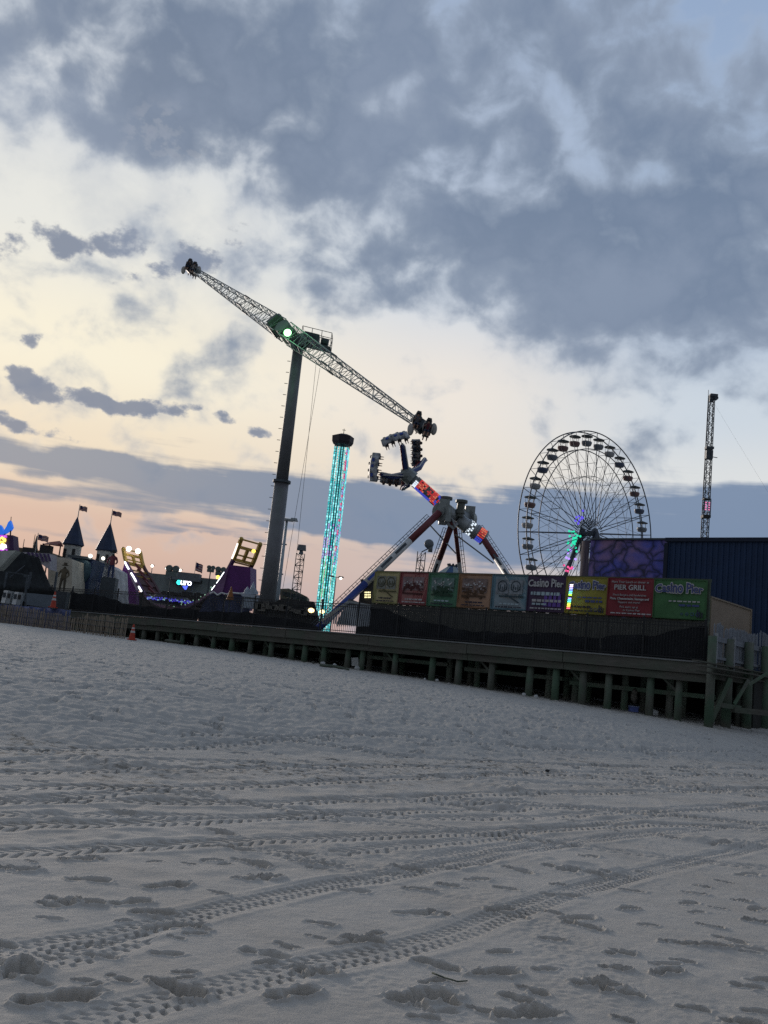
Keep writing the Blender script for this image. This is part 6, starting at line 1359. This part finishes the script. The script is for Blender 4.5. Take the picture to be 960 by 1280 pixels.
# ------------------------------------------------------------------ beach level things
def build_beach():
    # blue tarpaulin wall
    Yt=56.0; L_=at(-80,752,Yt+9); R_=at(88.5,769,Yt)
    def wallpt(px,yy):
        f=(px+80)/168.5; Y=Yt+9*(1-f); return at(px,yy,Y)
    t=thing('tarpaulin','long crumpled blue purple tarpaulin hung along the pier edge behind the slatted sand fence','tarpaulin',(R_.x-6,R_.y,gz(R_.x-6,R_.y)))
    m=MB(); m.smooth=True; vs=[]; n=60
    for i in range(n+1):
        px=-80+168.5*i/n; a=wallpt(px,755+(px)*.085+.4*math.sin(i)); b=wallpt(px,781+px*.06); b.z=gz(b.x,b.y)-.1
        for k in range(8): p=a.lerp(b,k/7); vs.append(p+Vector((0,.09*math.sin(i*1.3+k*.8)+.05*math.sin(i*3.1),0)))
    m.add(vs,[(i*8+k,(i+1)*8+k,(i+1)*8+k+1,i*8+k+1) for i in range(n) for k in range(7)]); o=m.build('sheet',mat('tarp_blue',(.075,.10,.22),.6,0,.45,1.2,bump=.8,bs=4),t); md=o.modifiers.new('s','SOLIDIFY'); md.thickness=.02
    m=MB(); 
    for px in (-40,3,45,87): a=wallpt(px,754.5+px*.085); m.bar((a.x,a.y+.15,gz(a.x,a.y)-.2),(a.x,a.y+.15,a.z+.02),.12)
    m.build('post',WOODD,t)
    # dark figure-like tool leaning on the tarp
    a=wallpt(6,757); t=thing('folded_umbrella','dark folded beach umbrella leaning on the blue tarpaulin at the left edge','umbrella',(a.x,a.y-.4,gz(a.x,a.y)))
    m=MB(); p0=wallpt(10,770)+Vector((0,-.5,0)); p1=wallpt(5.5,756)+Vector((0,-.3,0)); m.tube(p0,p1,.16,.06,n=8); m.build('cloth',BLACKM,t); m=MB(); m.tube(p0+(p0-p1)*.6,p1+(p1-p0)*.1,.03,n=6); m.build('pole',DSTEEL,t)
    # slatted sand fence
    def fpt(px): 
        f=(px+60)/217; Y=61-9.0*f; d=D(px,790); p=CAM+d*(Y/d.y); return Vector((p.x,p.y,gz(p.x,p.y)))
    t=thing('slat_sand_fence','brown wire bound slat fence standing crooked on the sand at the left','fence',fpt(60)); rg=random.Random(11)
    SLAT=wood('slat_brown',(.25,.21,.165),(6,6,.6),.4)
    secs=[(-60,-10),(-10,50),(50,105),(105,157)]
    for (a,b) in secs:
        m=MB(); P0,P1=fpt(a),fpt(b); L__=(P1-P0).length; n=int(L__/.105)
        for k in range(n):
            c=P0.lerp(P1,(k+.5)/n); c.z=gz(c.x,c.y); px=a+(b-a)*k/n; h=.98+.10*math.sin(px*.05+1)+.05*math.sin(px*.21)+rg.uniform(-.05,.05); 
            if 86<px<100: h-=.12
            X=(P1-P0).normalized(); lean=rg.uniform(-.05,.05)+.04*math.sin(px*.13); Z=(ZU+X*lean).normalized()
            m.box(c+Z*(h/2-.1)+Vector((rg.uniform(-.02,.02),rg.uniform(-.03,.03),0)),(.05,.012,h+.2),X,X.cross(ZU),Z)
        m.build('slat_section',SLAT,t)
        m=MB()
        for zz in (.2,.5,.8):
            pts=[]
            for k in range(9): c=P0.lerp(P1,k/8); pts.append(Vector((c.x,c.y-.03,gz(c.x,c.y)+zz+.02*math.sin(k*2))))
            m.path(pts,.012,4)
        m.build('wire',DSTEEL,t)
    for px in (-55,-10,20,50,78,105,132,156): c=fpt(px); m=MB(); m.bar(c-ZU*.2+Vector((0,.06,0)),c+ZU*(1.12)+Vector((.03,.06,0)),.06); m.build('stake',SLAT,t)
    # traffic cones
    def cone(px,py,Y,z0,label,h=.75,grp='orange cones'):
        p=at(px,py,Y); g=z0 if z0 is not None else gz(p.x,p.y); t=thing('traffic_cone',label,'traffic cone',(p.x,p.y,g),grp)
        O=bpy.data.materials.get('cone_orange') or mat('cone_orange',(.42,.055,.03),.5,0,.15,4); Wc=bpy.data.materials.get('cone_white') or mat('cone_white',(.5,.5,.5),.4)
        b=Vector((p.x,p.y,g)); m=MB(); m.box(b+ZU*.03,(.42,.42,.06)); m.build('base',O,t); m=MB(); m.smooth=False; m.tube(b+ZU*.06,b+ZU*h,.17,.035,n=20); m.build('body',O,t)
        for f0,f1 in((.42,.56),(.68,.78)): m=MB(); r=lambda f:.17+(.035-.17)*f+.006; m.tube(b+ZU*(.06+(h-.06)*f0),b+ZU*(.06+(h-.06)*f1),r(f0),r(f1),n=20,cap=False); m.build('reflective_band',Wc,t)
    cone(165,797,50.5,None,'orange cone with white bands standing on the sand at the end of the slat fence',.82)
    cone(66.5,757,57,DECK,'orange cone up on the pier beside the grey barrier panel',.95)
    # litter under and in front of the pier
    def lump(name,label,cat,px,py,Y,sx,sy,sz,mt,seed,grp=None):
        p=at(px,py,Y); g=gz(p.x,p.y); m=MB(); m.smooth=True; m.ball((p.x,p.y,g+sz*.7),1,14,9,(sx,sy,sz)); o=m.build(name,mt,origin=(p.x,p.y,g),label=label,cat=cat,group=grp)
        rg=random.Random(seed)
        for v in o.data.vertices: v.co+=Vector((rg.gauss(0,1)*sx,rg.gauss(0,1)*sy,rg.gauss(0,1)*sz))*.11
        return o
    BAG=mat('bag_white',(.5,.52,.52),.5,0,.15,8); 
    lump('plastic_bag','crumpled white plastic bag on the sand under the pier near the right end','bag',816,889,38.2,.22,.16,.15,BAG,1)
    p=PB(792,885,1.0); g=gz(p.x,p.y); t=thing('bucket','small blue tub on the sand under the pier beside a pile','tub',(p.x,p.y,g)); m=MB(); m.box((p.x,p.y,g+.11),(.32,.26,.20)); m.build('body',mat('tub_blue',(.10,.14,.38),.5),t); m=MB(); m.box((p.x,p.y,g+.225),(.36,.30,.03)); m.build('lid',mat('lid_blue',(.25,.3,.5),.5),t)
    q=PB(793,870,1.15); m=MB(); m.smooth=True; m.ball(q,1,14,9,(.13,.08,.30)); o=m.build('cloth_bag',mat('bag_mottled',(.14,.13,.11),.8,0,.7,14),origin=(q.x,q.y,q.z-.25),label='mottled pale cloth bag hanging above the blue tub under the pier',cat='bag')
    rg=random.Random(2)
    for v in o.data.vertices: v.co+=Vector((rg.gauss(0,.02),rg.gauss(0,.02),rg.gauss(0,.03)))
    p=PB(443.5,829,.6); g=gz(p.x,p.y); t=thing('notice_board','small white board tilted against the piles under the pier','board',(p.x,p.y,g)); m=MB(); m.box((p.x,p.y,g+.34),(.34,.03,.40),Vector((1,0,.15)).normalized(),Vector((0,1,.1)).normalized(),Vector((-.15,0,1)).normalized()); m.build('panel',WHITE,t); m=MB(); m.bar((p.x+.02,p.y+.03,g-.1),(p.x,p.y+.03,g+.3),.04); m.build('stake',WOODD,t)
    for k,(px,py,b,s,lab) in enumerate(((404,824,-.5,.12,'small white litter ball on the sand left of the third pale pile pair'),(419,826,-.4,.10,'small pale litter scrap between the notice board and the white ball'),(447,833,-.3,.13,'white rumpled litter at the foot of the white notice board'),(392,822,-.6,.08,'brownish litter scrap at the left end of the litter row'),(546,851,-.3,.09,'white litter scrap by a pile below the green banner'),(531,847,-.4,.06,'tiny white scrap below the red mesh banner'),(655,868,-.4,.09,'pale scrap by a pile below the blue banner'),(670,872,-.7,.10,'flat pale scrap on the sand edge below the purple banner'))):
        p=PB(px,py,b); g=gz(p.x,p.y); m=MB(); m.smooth=True; m.ball((p.x,p.y,g+s*.6),1,10,6,(s,s*.8,s*.9)); o=m.build('paper_scrap',BAG if k!=3 else WOODF,origin=(p.x,p.y,g),label=lab,cat='scrap',group='litter along the foot of the pier'); rg=random.Random(k)
        for v in o.data.vertices: v.co+=Vector((rg.gauss(0,s*.12),rg.gauss(0,s*.12),rg.gauss(0,s*.12)))
    # driftwood and logs
    def stick(name,label,pts,r,mt,kinds=5):
        P_=[Vector((x,y,z)) for x,y,z in pts]; m=MB(); m.smooth=True
        for i,(a,b) in enumerate(zip(P_,P_[1:])): m.tube(a,b,r*(1-.1*i),r*(1-.1*(i+1)),n=7)
        return m.build(name,mt,origin=P_[0],label=label,cat='wood' if 'log' in name or 'plank' in name else 'stick')
    a,b=PB(208,795,-1.2),PB(226,798,-1.1); stick('plank','grey plank lying on the sand before the pier near the orange cone',[(a.x,a.y,gz(a.x,a.y)+.12),(b.x,b.y,gz(b.x,b.y)+.12)],.09,WOODF)
    a,b=PB(400,833,-2.6),PB(436,838,-2.3); m_=(a+b)/2; stick('drift_log','dark broken drift log on the sand slope in front of the litter',[(a.x,a.y,gz(a.x,a.y)+.05),(m_.x,m_.y,gz(m_.x,m_.y)+.09),(b.x,b.y,gz(b.x,b.y)+.02)],.075,WOODD)
    # stick and stones in the foreground
    def onsand(px,py): p=ground_pt(px,py); return p
    q=[onsand(540,1219),onsand(555,1225),onsand(572,1230),onsand(584,1229)]; stick('driftwood_stick','thin dark curved stick lying on the near sand',[(p.x,p.y,gz(p.x,p.y)+.012) for p in q],.005,WOODD)
    ST=mat('stone_dark',(.04,.04,.042),.7,0,.2,20)
    for k,(px,py,s,lab) in enumerate(((684,966,.03,'small black stone on the tracked sand far right of centre'),)):
        p=onsand(px,py); m=MB(); m.smooth=True; m.ball((p.x,p.y,gz(p.x,p.y)+s*.5),1,10,7,(s*1.4,s,s*.8)); o=m.build('stone',ST,origin=(p.x,p.y,gz(p.x,p.y)),label=lab,cat='stone'); rg=random.Random(k)
        for v in o.data.vertices: v.co+=Vector((rg.gauss(0,s*.08),rg.gauss(0,s*.08),rg.gauss(0,s*.08)))
build_beach()
scn.cycles.sample_clamp_indirect=1.0; scn.cycles.sample_clamp_direct=3.0; scn.cycles.max_bounces=5; scn.cycles.diffuse_bounces=3; scn.cycles.glossy_bounces=2; scn.cycles.transparent_max_bounces=8; scn.cycles.caustics_reflective=False; scn.cycles.caustics_refractive=False
scn.cycles.use_denoising=False
